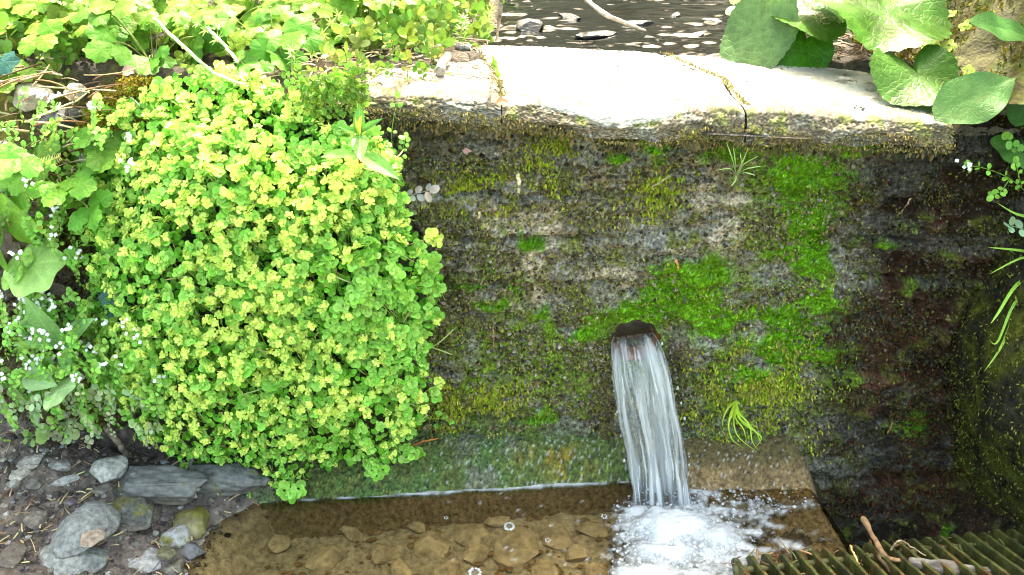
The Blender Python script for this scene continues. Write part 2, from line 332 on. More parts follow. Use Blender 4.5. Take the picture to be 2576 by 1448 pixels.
CRACKS = [([(1185, 412), (1260, 419), (1340, 424), (1400, 432)], .024), ([(1490, 446), (1600, 440), (1720, 420)], .02), ([(1298, 508), (1345, 486), (1382, 462)], .018), ([(1070, 576), (1180, 596), (1290, 622)], .015), ([(1050, 628), (1240, 640), (1320, 636)], .02), ([(1200, 540), (1290, 548)], .012),
          ([(2030, 578), (2110, 590), (2210, 592), (2330, 606)], .022), ([(1622, 648), (1690, 640), (1760, 650)], .016), ([(1140, 690), (1300, 702)], .010), ([(1080, 788), (1190, 792), (1300, 796)], .014), ([(1220, 361), (1340, 356)], .012), ([(1075, 350), (1110, 345), (1140, 332)], .022), ([(2100, 352), (2240, 352), (2370, 372)], .02), ([(2230, 500), (2400, 520)], .012), ([(2150, 690), (2300, 700)], .012), ([(1500, 560), (1570, 590)], .01), ([(1340, 650), (1365, 640)], .012), ([(2300, 760), (2420, 740)], .014), ([(2200, 930), (2360, 910)], .012)]
FILMB = [(1640, 800, 230, 100, 1.1), (1980, 800, 200, 230, 1.0), (2010, 470, 190, 130, .9), (1330, 900, 280, 150, 1.0), (1500, 1020, 320, 70, .9), (1800, 960, 200, 110, .9), (1200, 700, 120, 60, .6), (1640, 380, 60, 50, .7)]
def make_wall():
    xs = np.concatenate([np.linspace(-2.2, -1.25, 60)[:-1], np.arange(-1.25, 1.22, .0026), np.linspace(1.22, 2.2, 50)]); zs = np.arange(-.34, .80, .0026)
    X, Z = np.meshgrid(xs, zs, indexing='ij'); x = X.ravel(); z = Z.ravel(); h = wall_h(x, z)
    P = np.stack([x, -h, z], 1); u, v = proj(P); n1, n2, n3, green, tan, right, low = wall_masks(x, z, u, v)
    h = h + .007 * green * (1 + .6 * fbm(x * 45, z * 45, 0, 3, 131)) + .002 * green * fbm(x * 200, z * 200, 0, 2, 141)
    h = h + .012 * sst(.05, .4, n2 + .5 * n3) * (1 - green) * (1 - tan) * (.4 + .6 * sst(-.3, .3, n1))           # crusts of earthy moss
    # rock meeting the cap's underside falls back into a dark joint
    ct = cap_under(x); h = h - .05 * sst(.028, .0, ct - z) * sst(-.5, .2, fbm(x * 7, 0, 0, 2, 151))
    for L_, dp in CRACKS:
        dd = polydist(u, v + 5 * n2, L_); h = h - dp * np.exp(-(dd / 3.2) ** 2)
        above = sst(45, 0, polydist(u, v + 22, L_)); h = h + .009 * above * (dp > .015)
    grain = rng.standard_normal(len(x)); h = h + .0009 * grain * (1 - .6 * green) + .03 * np.exp(-(((u - 1350) / 26) ** 2 + ((v - 441) / 13) ** 2) ** 2)
    left = sst(-.62, -.86, x); h = h * (1 + left) - .08 * left * sst(0, .4, fbm(x * 6, z * 6, 0, 3, 161))     # hollow, earthy left end
    d = np.hypot(x - PIPE_C[0], z - PIPE_C[2]); hole = sst(.078, .050, d); h = h * (1 - hole * .8) - .004 * hole
    P[:, 1] = -h
    c = np.tile(GREY, (len(x), 1)) * (1 + .35 * fbm(x * 14, z * 60, 0, 3, 171))[:, None]
    c = mixc(c, BROWN * 1.1, sst(-.28, .1, n1 * .6 + n2 * .8 + .1 * n3)); c = mixc(c, OLIVE * .9, sst(.02, .4, n2 * .7 + n3 * .6 + .12) * .75)
    c = mixc(c, TAN, tan * (1 - .4 * sst(.1, .5, n3)))
    c = mixc(c, OLIVE, low * sst(-.35, .25, n1 + n2 * .5) * .8)
    c = mixc(c, np.array([.13, .22, .018]), sst(.35, .95, blobs(u, v, FILMB) + .45 * n1 + .5 * n2 + .2 * n3) * (1 - tan) * .85)
    c = mixc(c, ALGAE * 1.6, sst(1020, 1110, v + 30 * n1) * sst(2000, 1850, u) * .8)
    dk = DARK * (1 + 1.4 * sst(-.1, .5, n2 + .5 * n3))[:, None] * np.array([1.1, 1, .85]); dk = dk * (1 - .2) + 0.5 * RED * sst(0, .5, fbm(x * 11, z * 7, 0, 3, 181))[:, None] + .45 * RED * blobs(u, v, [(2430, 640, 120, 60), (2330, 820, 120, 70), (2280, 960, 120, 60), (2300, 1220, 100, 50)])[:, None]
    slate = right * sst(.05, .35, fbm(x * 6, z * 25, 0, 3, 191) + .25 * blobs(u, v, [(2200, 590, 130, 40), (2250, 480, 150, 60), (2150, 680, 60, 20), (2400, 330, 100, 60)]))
    c = c * (1 - right[:, None]) + dk * right[:, None]; c = mixc(c, GREY * .30, slate * .7)  # right part darkened: wet black-brown rock, plus tree shade put into the colour
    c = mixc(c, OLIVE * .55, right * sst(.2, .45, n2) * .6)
    c = mixc(c, BRIGHT * 1.25 * np.exp(.12 * grain)[:, None] * (1 + .35 * n2[:, None] - .3 * sst(.1, .5, n1)[:, None]), green * (1 - .12 * right))
    c = mixc(c, np.array([.12, .075, .04]), blobs(u, v, [(1520, 1000, 40, 170), (1545, 1130, 50, 70), (1720, 900, 30, 60)]) * .75)
    c = mixc(c, DARK * 2, blobs(u, v, [(1680, 800, 25, 20), (1540, 850, 16, 40), (1690, 930, 30, 70), (1700, 1030, 40, 60)]) * .7)
    c = mixc(c, np.array([.10, .075, .045]) * (1 + .5 * n2[:, None]), left * .9); c = mixc(c, np.array([.16, .14, .02]), left * sst(0, .3, n1) * .7)
    sp = rng.random(len(x)); c = c * np.exp(.20 * grain + .15 * rng.standard_normal(len(x)))[:, None]; c = mixc(c, np.array([.36, .38, .07]), (sp < .03 * (1 - .7 * right)) * .8); c = mixc(c, np.array([.03, .025, .018]), ((sp > .95) & (n2 > -.1)) * .75); c = mixc(c, np.array([.42, .40, .36]), ((sp > .06) & (sp < .085)) * (.7 - .45 * right))
    soilr = blobs(u, v, [(1100, 380, 70, 60), (1060, 330, 80, 60), (1120, 750, 40, 60)]); c = mixc(c, np.array([.11, .085, .075]), soilr * .7)
    c = np.clip(c, .004, 1)
    wet = np.clip(sst(900, 1150, v) * .9 + right * .55 * sst(-.2, .3, n2) + blobs(u, v, [(1530, 1050, 60, 160), (1700, 900, 50, 120)]), 0, 1) * (1 - .7 * green)
    q = gridq(len(xs), len(zs)); ctr = P[q].mean(1); keep = (np.hypot(ctr[:, 0] - PIPE_C[0], ctr[:, 2] - PIPE_C[2]) > PIPE_R * (1 + .05 * np.sin(9 * np.arctan2(ctr[:, 2] - PIPE_C[2], ctr[:, 0] - PIPE_C[0])))) & (ctr[:, 2] < cap_under(ctr[:, 0]) + .03)
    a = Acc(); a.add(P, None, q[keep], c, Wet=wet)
    # a top strip running back under the cap, so that the wall has thickness
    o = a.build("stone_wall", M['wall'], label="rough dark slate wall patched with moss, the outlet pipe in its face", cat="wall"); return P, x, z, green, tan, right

# cap stones: top surface level falls a little to the right; front edge wavers
ZL, ZR = float(hy(1000, 228, -.03)[2]), float(hy(2300, 290, -.03)[2]); XL, XR = float(hy(1000, 228, -.03)[0]), float(hy(2300, 290, -.03)[0])
def ztop(x): return ZL + (ZR - ZL) * (np.asarray(x) - XL) / (XR - XL)
def hcap(u, v, dz=0.0):                 # point seen on the cap's sloping top
    p = hz(u, v, ZL + dz)
    for _ in range(12): p = hz(u, v, ztop(p[..., 0]) + dz)
    return p
_fe = np.array([(700, 218), (880, 222), (1000, 226), (1150, 236), (1260, 244), (1400, 256), (1500, 274), (1560, 284), (1640, 282), (1720, 268), (1800, 260), (1880, 266), (2000, 272), (2100, 282), (2300, 293), (2400, 300), (2600, 312)], float)
_fp = hcap(_fe[:, 0], _fe[:, 1]); 
def yfront(x): return np.interp(x, _fp[:, 0], _fp[:, 1])
_be = np.array([(700, 120), (900, 112), (1150, 110), (1400, 120), (1600, 130), (1850, 148), (2000, 160), (2150, 180), (2300, 200), (2600, 250)], float); _bp = hcap(_be[:, 0], _be[:, 1])
def yback(x): return np.interp(x, _bp[:, 0], _bp[:, 1])
_lt = np.array([(880, 50), (1000, 60), (1260, 60), (1560, 52), (1640, 58), (1900, 86), (2100, 70), (2300, 62), (2500, 56)], float)
def lip(x):
    xx = _lx; return np.interp(x, xx, _lt[:, 1]) * 2.05 / F
_lx = hcap(_lt[:, 0], _lt[:, 1] * 0 + 260)[:, 0]
def cap_under(x): return ztop(x) - lip(x)
def make_cap(seed, label, j0, j1):
    """one slab; j0/j1: picture points of its joints (front, back)"""
    n = int((j1(1) - j0(1)) / .003); t = np.linspace(0, 1, n); prof = []
    m = 60; s = np.linspace(0, 1, m)                         # along depth, back (0) to front (1), then down the lip
    mdown = 34
    X = []; Y = []; Z = []; D = []
    for k in range(m + mdown):
        if k < m: f = s[k]; dn = 0.0
        else: f = 1.0; dn = (k - m + 1) / mdown
        xa = j0(f); xb = j1(f); x = xa + (xb - xa) * t
        yf = yfront(x); yb = yback(x); y = yb + (yf - yb) * f; z = ztop(x)
        edge = np.minimum(x - xa, xb - x); z = z - .006 * np.exp(-(edge / .008) ** 2) - .002 * np.exp(-(edge / .03) ** 2)
        if k < m: dfr = (y - yf); z = z - .010 * np.exp(-(dfr / .014)) ; z = z + .0022 * fbm(x * 12, y * 12, 0, 4, seed) + .001 * fbm(x * 60, y * 60, 0, 3, seed)
        else:
            th = lip(x) - .010; z = z - .010 - th * dn; y = y - .012 * np.sin(np.minimum(dn * 2, 1) * math.pi / 2) + .03 * sst(.8, 1, dn)
            y = y - (.011 * fbm(x * 14, dn * 2, 0, 4, seed + 4) + .008 * fbm(x * 50, dn * 6, 0, 3, seed + 5)) * min(1, dn * 4); z = z + (.012 * fbm(x * 16, dn, 0, 4, seed + 6)) * dn
        X.append(x); Y.append(y); Z.append(z); D.append(np.full(n, dn) if k >= m else -(y - yf) * 1.0)
    X, Y, Z, D = [np.array(q).ravel() for q in (X, Y, Z, D)]
    n1 = fbm(X * 20, Y * 20, Z * 20, 4, seed + 1); n2 = fbm(X * 60, Y * 60, Z * 60, 3, seed + 2); u, v = proj(np.stack([X, Y, Z], 1))
    top = np.array([.44, .42, .36]) * (1 + .18 * n1 + .12 * n2)[:, None]; top = mixc(top, np.array([.17, .15, .10]), sst(.15, .5, fbm(X * 5, Y * 14, 0, 4, 300)) * .7); top = mixc(top, np.array([.075, .065, .045]), sst(.30, .42, fbm(X * 30, Y * 40, 0, 4, 301)) * .7)
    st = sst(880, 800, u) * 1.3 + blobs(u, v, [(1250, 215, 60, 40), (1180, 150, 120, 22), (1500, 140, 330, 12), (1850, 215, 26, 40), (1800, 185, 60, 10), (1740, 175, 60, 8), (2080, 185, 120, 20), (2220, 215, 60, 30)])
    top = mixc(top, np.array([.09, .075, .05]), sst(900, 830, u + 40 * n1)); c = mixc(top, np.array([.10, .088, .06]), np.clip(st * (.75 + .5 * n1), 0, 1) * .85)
    lw = np.clip(sst(-.10, .10, D - .34 * blobs(u, v, [(1550, 300, 110, 30), (1620, 290, 60, 20), (1420, 275, 50, 12, .5)]) * 1.4 + .22 * n1 + .18 * n2 + .08), 0, 1) * (D > -.06)
    lipc = BROWN[None] * .62 * (1 + .4 * n2)[:, None]; lipc = mixc(lipc, GREY * .6, sst(.05, .4, n1)); lipc = mixc(lipc, OLIVE, sst(.0, .5, n2 - .3 * n1) * .6)
    gr_ = rng.standard_normal(len(X)); lipc = lipc * np.exp(.35 * gr_)[:, None]; c = c * (1 - lw[:, None]) + lipc * lw[:, None]; c = c * np.exp(.05 * gr_ * (1 + 2 * sst(-.02, .0, D)))[:, None]; Y = Y - .0012 * gr_ * sst(-.01, .02, D); Z = Z + .0004 * gr_
    a = Acc(); a.add(np.stack([X, Y, Z], 1), None, gridq(m + mdown, n)[:, ::-1], np.clip(c, .01, 1))
    # ends and underside close the slab
    for jj in (j0, j1):
        E = []
        for f in np.linspace(0, 1, 8):
            x = jj(f); y = float(yback(x) + (yfront(x) - yback(x)) * f); E += [[x, y + (.012 if f == 1 else 0), float(ztop(x)) - .012], [x, y + (.012 if f == 1 else 0), float(cap_under(x))]]
        a.add(np.array(E), None, gridq(8, 2), lipc[0] * 1.0)
    return a.build("cap_stone", M['cap'], label=label, cat="cap stone", group="cap stones along the top of the wall")
def jline(L):                           # joint as x(f) from picture points listed back to front
    L = np.array(L, float); p = hcap(L[:, 0], L[:, 1]); f = np.linspace(0, 1, len(L)); return lambda q: float(np.interp(q, f, p[:, 0]))
J1 = [(1188, 112), (1218, 150), (1248, 190), (1258, 215), (1262, 244)]; J2 = [(1672, 134), (1745, 168), (1822, 200), (1842, 230), (1880, 266)]
def shift(L, d): return [(a + d, b) for a, b in L]
WP, WX, WZ, WG, WT, WRt = make_wall()
XC0, XC1 = float(hcap(745., 219.)[0]), float(hcap(2405., 300.)[0])
make_cap(401, "short pale cap stone at the left end, half buried in soil and weeds", lambda f: XC0, jline(shift(J1, -1.5)))
make_cap(431, "long sunlit cap stone between the two weedy joints, above the outlet", jline(shift(J1, 1.5)), jline(shift(J2, -2)))
make_cap(461, "pale cap stone at the right end under the broad spotted leaves", jline(shift(J2, 2)), lambda f: XC1)
# loose packing that fills the wall behind its face and under the caps
a = Acc(); bx = np.linspace(-2.2, 2.2, 60)
a.add(np.array([[x, y, z] for x in bx for (y, z) in ((.055, -.3), (.055, float(ztop(x)) - .045), (.45, float(ztop(x)) - .05), (.45, -.3))]), None, gridq(60, 4), BROWN * .7)
a.build("soil_fill", M['mud'], kind="structure")

# ================================================================ GROUND, POOL BED, PIT
_sh = np.array([(650, 1262), (600, 1292), (548, 1322), (508, 1365), (482, 1410), (470, 1448), (430, 1620), (380, 1900)], float); _sp = hz(_sh[:, 0], _sh[:, 1], 0.0)
def shore(y): return np.interp(-y, -_sp[:, 1], _sp[:, 0])
_rb = np.array([(1950, 1120), (1972, 1150), (2022, 1200), (2075, 1270), (2118, 1335), (2160, 1395), (2220, 1470), (2330, 1650)], float); _rp = hz(_rb[:, 0], _rb[:, 1], 0.0)
def rbound(y): return np.interp(-y, -_rp[:, 1], _rp[:, 0])
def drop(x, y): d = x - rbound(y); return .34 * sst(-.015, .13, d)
_wl = np.array([(400, 1250), (560, 1275), (650, 1262), (760, 1258), (900, 1250), (1050, 1240), (1250, 1228), (1420, 1215), (1560, 1212), (1700, 1215)], float); _wp = hz(_wl[:, 0], _wl[:, 1], 0.0)
def yw(x): return np.interp(x, _wp[:, 0], _wp[:, 1])
def ground_z(x, y):
    d = x - shore(y); n = fbm(x * 9, y * 9, 0, 4, 501); n2 = fbm(x * 40, y * 40, 0, 4, 511)
    z = -.062 * sst(-.01, .11, d) + .085 * sst(.02, .55, -d) + .02 * sst(.0, .05, -d) * (1 + n) + .018 * n * sst(.02, .1, -d) + .006 * n2
    cl = fbm(x * 26, y * 26, 3, 3, 521); z = z + .010 * sst(.1, .4, cl) * sst(-.02, .05, -d)
    crk = np.abs(fbm(x * 11 + .5 * n2, y * 15, 2, 3, 531)); z = z - .004 * np.exp(-(crk / .02) ** 2) * sst(.05, .12, d)
    z = z + .03 * sst(-.06, .02, y) * sst(.1, .5, -d)
    return z - drop(x, y) * (y < 1)
def ax(*seg): return np.unique(np.concatenate([np.arange(a, b, s) for a, b, s in seg]))
gx = ax((-3, -1.2, .06), (-1.2, 1.25, .0045), (1.25, 3, .06)); gy = ax((-3, -.62, .05), (-.62, .12, .0045))
X, Y = np.meshgrid(gx, gy, indexing='ij'); x = X.ravel(); y = Y.ravel(); z = ground_z(x, y); d = x - shore(y)
n1 = fbm(x * 12, y * 12, 0, 4, 541); n2 = fbm(x * 50, y * 50, 0, 4, 551)
c = np.array([.115, .092, .08]) * (1 + .5 * n1 + .3 * n2)[:, None]; c = mixc(c, np.array([.075, .06, .05]), sst(.0, .4, n2 - n1 * .3) * .7)
c = mixc(c, np.array([.20, .16, .135]), sst(.1, .4, n1 + .4 * n2) * .6)
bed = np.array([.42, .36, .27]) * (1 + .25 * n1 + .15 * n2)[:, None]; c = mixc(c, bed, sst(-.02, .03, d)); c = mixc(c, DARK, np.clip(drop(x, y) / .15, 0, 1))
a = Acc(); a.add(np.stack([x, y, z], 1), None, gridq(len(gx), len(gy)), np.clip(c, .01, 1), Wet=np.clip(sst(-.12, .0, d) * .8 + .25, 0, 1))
a.build("ground", M['mud'], kind="structure")

# the foot of the wall: a wet green ledge left of the jet, a broad brown one right of it
XJ = float(hz(1640, 1200, 0.)[0])
def ledge_z(x, y):
    r = sst(XJ - .08, XJ + .10, x); ywl = yw(x); t = -y / -ywl; n = fbm(x * 14, y * 14, 0, 4, 601)
    zl = .074 * (1 - np.clip(t, 0, 3)) + .012 * np.sin(np.clip(t, 0, 1) * math.pi); zl = np.where(t > 1, -(t - 1) * .16, zl)
    tr = -y / .105; zr = .075 * (1 - tr) ** 1 + .012 * np.sin(np.clip(tr, 0, 1) * math.pi); zr = np.where(tr > 1.0, -.004 - .028 * (1 - np.exp(-(tr - 1) * .8)), zr)
    zl = zl * sst(-.80, -.55, x) - .05 * sst(-.55, -.80, x)
    return zl * (1 - r) + zr * r + .008 * n + (.0065 - .003 * r) * fbm(x * 75, y * 90, 0, 4, 611, .7) - drop(x, y)
gx = ax((-.85, 1.1, .0035)); gy = ax((-.60, .03, .0035)); X, Y = np.meshgrid(gx, gy, indexing='ij'); x = X.ravel(); y = Y.ravel(); z = ledge_z(x, y)
grain = rng.standard_normal(len(x)); z = z + .0016 * grain + .006 * np.abs(fbm(x * 28, y * 34, 0, 3, 615)) - .004 * np.exp(-(np.abs(fbm(x * 9, y * 22, 5, 3, 616)) / .04) ** 2); u, v = proj(np.stack([x, y, z], 1)); n1 = fbm(x * 12, y * 12, 0, 4, 621); n2 = fbm(x * 50, y * 50, 0, 4, 631)
c = np.array([.075, .10, .025]) * (1 + .5 * n2)[:, None]; c = mixc(c, GREY * .5, sst(.0, .4, n1) * .6); c = mixc(c, np.array([.035, .085, .02]), sst(.05, .35, n2) * .7)
c = mixc(c, np.array([.20, .13, .015]), blobs(u, v, [(1400, 1145, 70, 28), (1440, 1190, 60, 20, .9), (1330, 1150, 30, 20, .6)]) * sst(-.3, .2, n1 + n2) * 1.0)
spk = rng.random(len(x)); c = c * 1.35 * np.exp(.35 * grain)[:, None]; c = mixc(c, np.array([.42, .45, .44]), (spk < .05 * sst(900, 1350, u)) * .8); c = mixc(c, np.array([.22, .15, .07]) * (1 + .5 * n1[:, None] + .5 * n2[:, None] + .15 * grain[:, None]), sst(XJ - .10, XJ + .02, x + .04 * n1))  # pale specks paint wet glints into the ledge colour
c = mixc(c, np.array([.075, .07, .02]), sst(XJ, XJ + .05, x) * sst(.03, .055, z + .01 * n1) * .7)
c = mixc(c, np.array([.26, .20, .13]), sst(-.002, -.015, z)); c = mixc(c, np.array([.5, .5, .47]), (spk > .965) * sst(XJ - .08, XJ, x) * sst(-.004, .004, z) * .8); c = mixc(c, DARK * .8, np.clip(drop(x, y) / .12, 0, 1)); c = mixc(c, GREY * .7, sst(-.45, -.6, x) * .8)  # glint specks painted again on the brown part right of the jet
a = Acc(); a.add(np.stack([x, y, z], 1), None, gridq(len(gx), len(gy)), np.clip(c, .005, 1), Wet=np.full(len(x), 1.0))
M['ledge'] = rough_mat("wet_ledge", .5, .7, 110, 1.0, 130, .012, .5, wet=.12, wspec=.55)
a.build("stone_ledge", M['ledge'], label="wet algae-green stone ledge along the foot of the wall", cat="ledge")

# pool water
gx = ax((-.9, 1.15, .006)); gy = ax((-2.2, -.62, .05), (-.62, .06, .006)); X, Y = np.meshgrid(gx, gy, indexing='ij'); x = X.ravel(); y = Y.ravel()
u, v = proj(np.stack([x, y, 0 * x], 1)); dj = np.hypot(u - 1680, (v - 1310) * 1.4)
z = .004 * np.exp(-(dj / 160) ** 2) * fbm(x * 30, y * 30, 0, 3, 701) + .0016 * fbm(x * 22, y * 30, 0, 2, 711) * np.exp(-(dj / 420) ** 2) - drop(x, y) * .98 + .004 * sst(XJ, XJ + .1, x)
fm = blobs(u, v, [(1700, 1330, 130, 62, 1.25), (1640, 1400, 90, 80, .95), (1600, 1290, 50, 40, .8), (1800, 1300, 150, 34, .75), (1800, 1400, 120, 60, .95), (1900, 1330, 90, 30, .6), (1760, 1235, 60, 30, .75), (1880, 1210, 120, 25, .62), (1720, 1200, 30, 60, .8), (2000, 1270, 90, 20, .5), (1590, 1440, 60, 40, .7), (2050, 1350, 60, 30, .45), (1960, 1380, 90, 25, .55)])
e = 1200; sx = (x - XJ) * 26 + (y + .15) * 60; sy = (y + .15) * 60 - (x - XJ) * 10
fn = fbm(sx * .8, sy * .9, 0, 4, 721); fn2 = fbm(x * 120, y * 120, 0, 3, 731)
F_ = sst(.35, .85, fm + .42 * fn + .28 * fn2)
brk = (z > -.03) & (z < .02)
lw_ = .0016 + .008 * (.6 + .6 * fbm(x * 60, 0, 0, 3, 745)) * blobs(u, v, [(1380, 1225, 130, 60), (1100, 1240, 90, 60, .6)]); line = np.exp(-((y - yw(x) + .6 * lw_) / lw_) ** 2) * sst(.0, .4, fbm(x * 28, 0, 0, 3, 741) + .35) * sst(-.62, -.3, x) * (x < XJ - .05); F_ = np.maximum(F_, line)
F_ = np.where(x < XJ - .13, np.maximum(line, sst(.62, .75, fbm(x * 90, y * 90, 0, 2, 751)) * .5 * sst(-.3, .1, x)), F_) * (drop(x, y) < .2)
a = Acc(); a.add(np.stack([x, y, z], 1), None, gridq(len(gx), len(gy)), (.5, .5, .5), Foam=np.clip(F_ * .9, 0, 1)); M['poolf'] = water_mat("pool_water_surface", (.86, .80, .62, 1), 14, (1, 1, 1), .12, .006, .02, foam=True)
a.build("pool_water", M['poolf'], kind="structure")

# churned foam where the jet lands
gx = ax((XJ - .14, XJ + .42, .0022)); gy = ax((-.42, -.05, .0022)); X, Y = np.meshgrid(gx, gy, indexing='ij'); x = X.ravel(); y = Y.ravel(); u, v = proj(np.stack([x, y, 0 * x + .01], 1))
b = blobs(u, v, [(1900, 1260, 130, 22, .62), (1960, 1330, 110, 16, .55), (1870, 1400, 80, 40, .7), (1700, 1325, 110, 55, 1.2), (1690, 1380, 110, 60, 1.0), (1650, 1300, 60, 40, .9), (1800, 1345, 110, 55, .85), (1630, 1440, 95, 50, .95), (1780, 1430, 90, 50, .8), (1760, 1250, 40, 35, .7), (1730, 1180, 16, 50, .62), (1850, 1290, 110, 26, .6)])
n1 = fbm(x * 24, y * 30, 0, 4, 801); n2 = fbm(x * 110, y * 120, 0, 3, 811)
h = b + .35 * n1 + .16 * n2; z = .002 + .034 * sst(.45, 1.4, b + .12 * n1) + .006 * n1 * sst(.4, .8, b) + .0028 * n2 - .03 * sst(.5, .3, h)
dens = sst(.36, .95, h + .1 * n2) * (.75 + .25 * sst(.8, 1.1, b)); ok = (h > .36); q = gridq(len(gx), len(gy)); q = q[ok[q].any(1)]
a = Acc(); a.add(np.stack([x, y, z], 1), None, q, (.8, .8, .8), Foam=np.clip(dens * 1.0, 0, 1))
# bubbles: little domes of water round its rim
bs = polar(lambda th: 0 * th + 1, 7, 3, 0, 0); Vd = bs[0].copy(); rr = np.hypot(Vd[:, 0], Vd[:, 1]); Vd[:, 2] = np.sqrt(np.maximum(0, 1 - rr ** 2)) * .8
nb = 2600; uu = rng.uniform(1540, 2100, nb); vv = rng.uniform(1180, 1470, nb); bb = blobs(uu, vv, [(1700, 1370, 190, 120, 1.1), (1620, 1440, 90, 60, .9), (1850, 1250, 190, 60, .8)]); kp = (bb > .3 + .5 * rng.random(nb)) & (vv > 1180)
P = hz(uu[kp], vv[kp], .004); P[:, 2] += .016 * blobs(uu[kp], vv[kp], [(1700, 1340, 100, 70)]); sc = .0012 + .0032 * rng.random(len(P)) ** 3; W = P[:, None] + Vd[None] * sc[:, None, None]
off = (np.arange(len(P)) * len(Vd))[:, None, None]; a.add(W, (bs[1][None] + off).reshape(-1, 3), (bs[2][None] + off).reshape(-1, 4), (.8, .8, .8), Foam=np.repeat(.25 + .55 * rng.random(len(P)), len(Vd)))
a.build("foam", M['foam'], kind="stuff", label="white churning foam where the falling water hits the pool", cat="foam")
# floating bubbles out on the still water
def bubble_ring(u, v, r, n, label, dome=True):
    a = Acc(); p = hz(u, v, .003); 
    for k in range(n):
        th = 2 * math.pi * k / n + .2 * random.random(); s = r * (.32 + .12 * random.random()); a.add(Vd * s + p + np.array([math.cos(th) * r, math.sin(th) * r, 0]), bs[1], bs[2], (.8, .8, .8), Foam=np.full(len(Vd), .75))
    a.add(Vd * r * .9 + p - [0, 0, .001], bs[1], bs[2], (.8, .8, .8), Foam=np.full(len(Vd), .06)); a.build("bubble", M['foam'], label=label, cat="bubbles", group="bubbles floating on the pool")
bubble_ring(1281, 1325, .0085, 10, "ring of small bubbles floating above the pale pool stones")
bubble_ring(1195, 1442, .010, 9, "cluster of bubbles at the near edge of the still water")
bubble_ring(1122, 1303, .0035, 5, "tiny bubble near the dark submerged foot of the ledge")
bubble_ring(1378, 1360, .0045, 5, "small bubble over the long slanting pool stone")
bubble_ring(1520, 1300, .005, 6, "small bubble floating just left of the foam")

# ================================================================ PIPE AND JET
a = Acc(); n = 48; ph = np.linspace(0, 2 * math.pi, n + 1)[:-1]; L = np.linspace(0, 1, 12); ys = .02 + .45 * L
ring = lambda r, y, s=0: np.stack([PIPE_C[0] + r * np.cos(ph), np.full(n, y), PIPE_C[2] + r * np.sin(ph) + s], 1)
V = np.concatenate([ring(.056, .47)] + [ring(.056, .012)] + [ring(.052, .010)] + [ring(.0515 - .004 * min(1, (q - .02) * 20), q) for q in ys]); k = V.shape[0] // n
i = np.arange(k - 1)[:, None]; j = np.arange(n)[None]; Q = np.stack([i * n + j, i * n + (j + 1) % n, (i + 1) * n + (j + 1) % n, (i + 1) * n + j], -1).reshape(-1, 4)
nn = fbm(V[:, 0] * 40, V[:, 1] * 30, V[:, 2] * 40, 3, 901); c = np.array([.42, .15, .05]) * (1 + .5 * nn)[:, None] * np.where(np.arange(len(V)) < 3 * n, .25, 1)[:, None]; c = mixc(c, np.array([.03, .02, .015]), sst(0, .4, nn) * .6)
a.add(V, None, Q, np.clip(c, .01, 1)); a.add(np.concatenate([ring(.052, .47), [[PIPE_C[0], .47, PIPE_C[2]]]]), np.stack([np.full(n, n), np.arange(n), (np.arange(n) + 1) % n], 1), None, (.01, .01, .01))
a.build("drain_pipe", M['pipe'], label="rusty round outlet pipe set in the mossy wall, water running out of it", cat="pipe")
# the falling water: a closed, ridged sleeve following the fall
le = np.array([(1545, 846), (1537, 868), (1538, 905), (1540, 950), (1548, 1000), (1556, 1050), (1568, 1110), (1580, 1170), (1588, 1230), (1596, 1300)], float)
re = np.array([(1640, 836), (1654, 852), (1668, 882), (1682, 920), (1693, 968), (1702, 1020), (1714, 1080), (1724, 1160), (1733, 1220), (1742, 1280)], float)
tt = np.linspace(0, 1, 150); Lp = smooth_line(le, 150); Rp = smooth_line(re, 150); yl = .012 - .145 * tt ** .75
PL = hy(Lp[:, 0], Lp[:, 1], yl); PR = hy(Rp[:, 0], Rp[:, 1], yl - .004); n = 220; ph = np.linspace(0, 2 * math.pi, n + 1)[:-1]
mid = (PL + PR) / 2; half = (PR - PL) / 2; nrm = norm(np.cross(half, np.gradient(mid, axis=0))); nrm *= np.sign(-nrm[:, 1:2]); 
Tt = tt[:, None] * np.ones((1, n)); Ph = ph[None] * np.ones((150, 1)); th_ = .001 + .015 * sst(0, .22, Tt) + .006 * Tt
cs = np.cos(Ph); sn = np.sin(Ph)
bend = .12 * fbm(cs * 2, Tt * 3, 1, 2, 905); rid = fbm((cs + bend) * 5 + 3, sn * 2 + Tt * 1.6, 0, 4, 911); rid2 = fbm((cs + bend) * 15, sn * 3 + Tt * 4.5, 2, 4, 921)
rad = 1 + .10 * fbm(sn * 2, Tt * 9, cs * 2, 3, 922) * Tt
V = mid[:, None] + half[:, None] * (cs * rad)[..., None] + nrm[:, None] * ((np.sign(sn) * np.abs(sn) ** .7) * th_ + .006 * rid * (.3 + Tt) + .0012 * rid2)[..., None]
st = sst(-.25, .5, rid * .9 + rid2 * .5 + .06) * sst(.03, .16, Tt + .14 * fbm(cs * 5, 0 * Tt, 0, 3, 931) - .02) ; st = np.clip(st * (.38 + .36 * Tt) + .06 * sst(.1, .4, Tt), 0, .93)
st = np.maximum(st, .75 * sst(.28, .45, rid2) * sst(.1, .3, Tt)); st = np.where(np.abs(cs) > .93, np.maximum(st * .5, .1), st)
i = np.arange(149)[:, None]; j = np.arange(n)[None]; Q = np.stack([i * n + j, i * n + (j + 1) % n, (i + 1) * n + (j + 1) % n, (i + 1) * n + j], -1).reshape(-1, 4)
a = Acc(); a.add(V.reshape(-1, 3), None, Q, (.8, .8, .8), Foam=st.ravel())
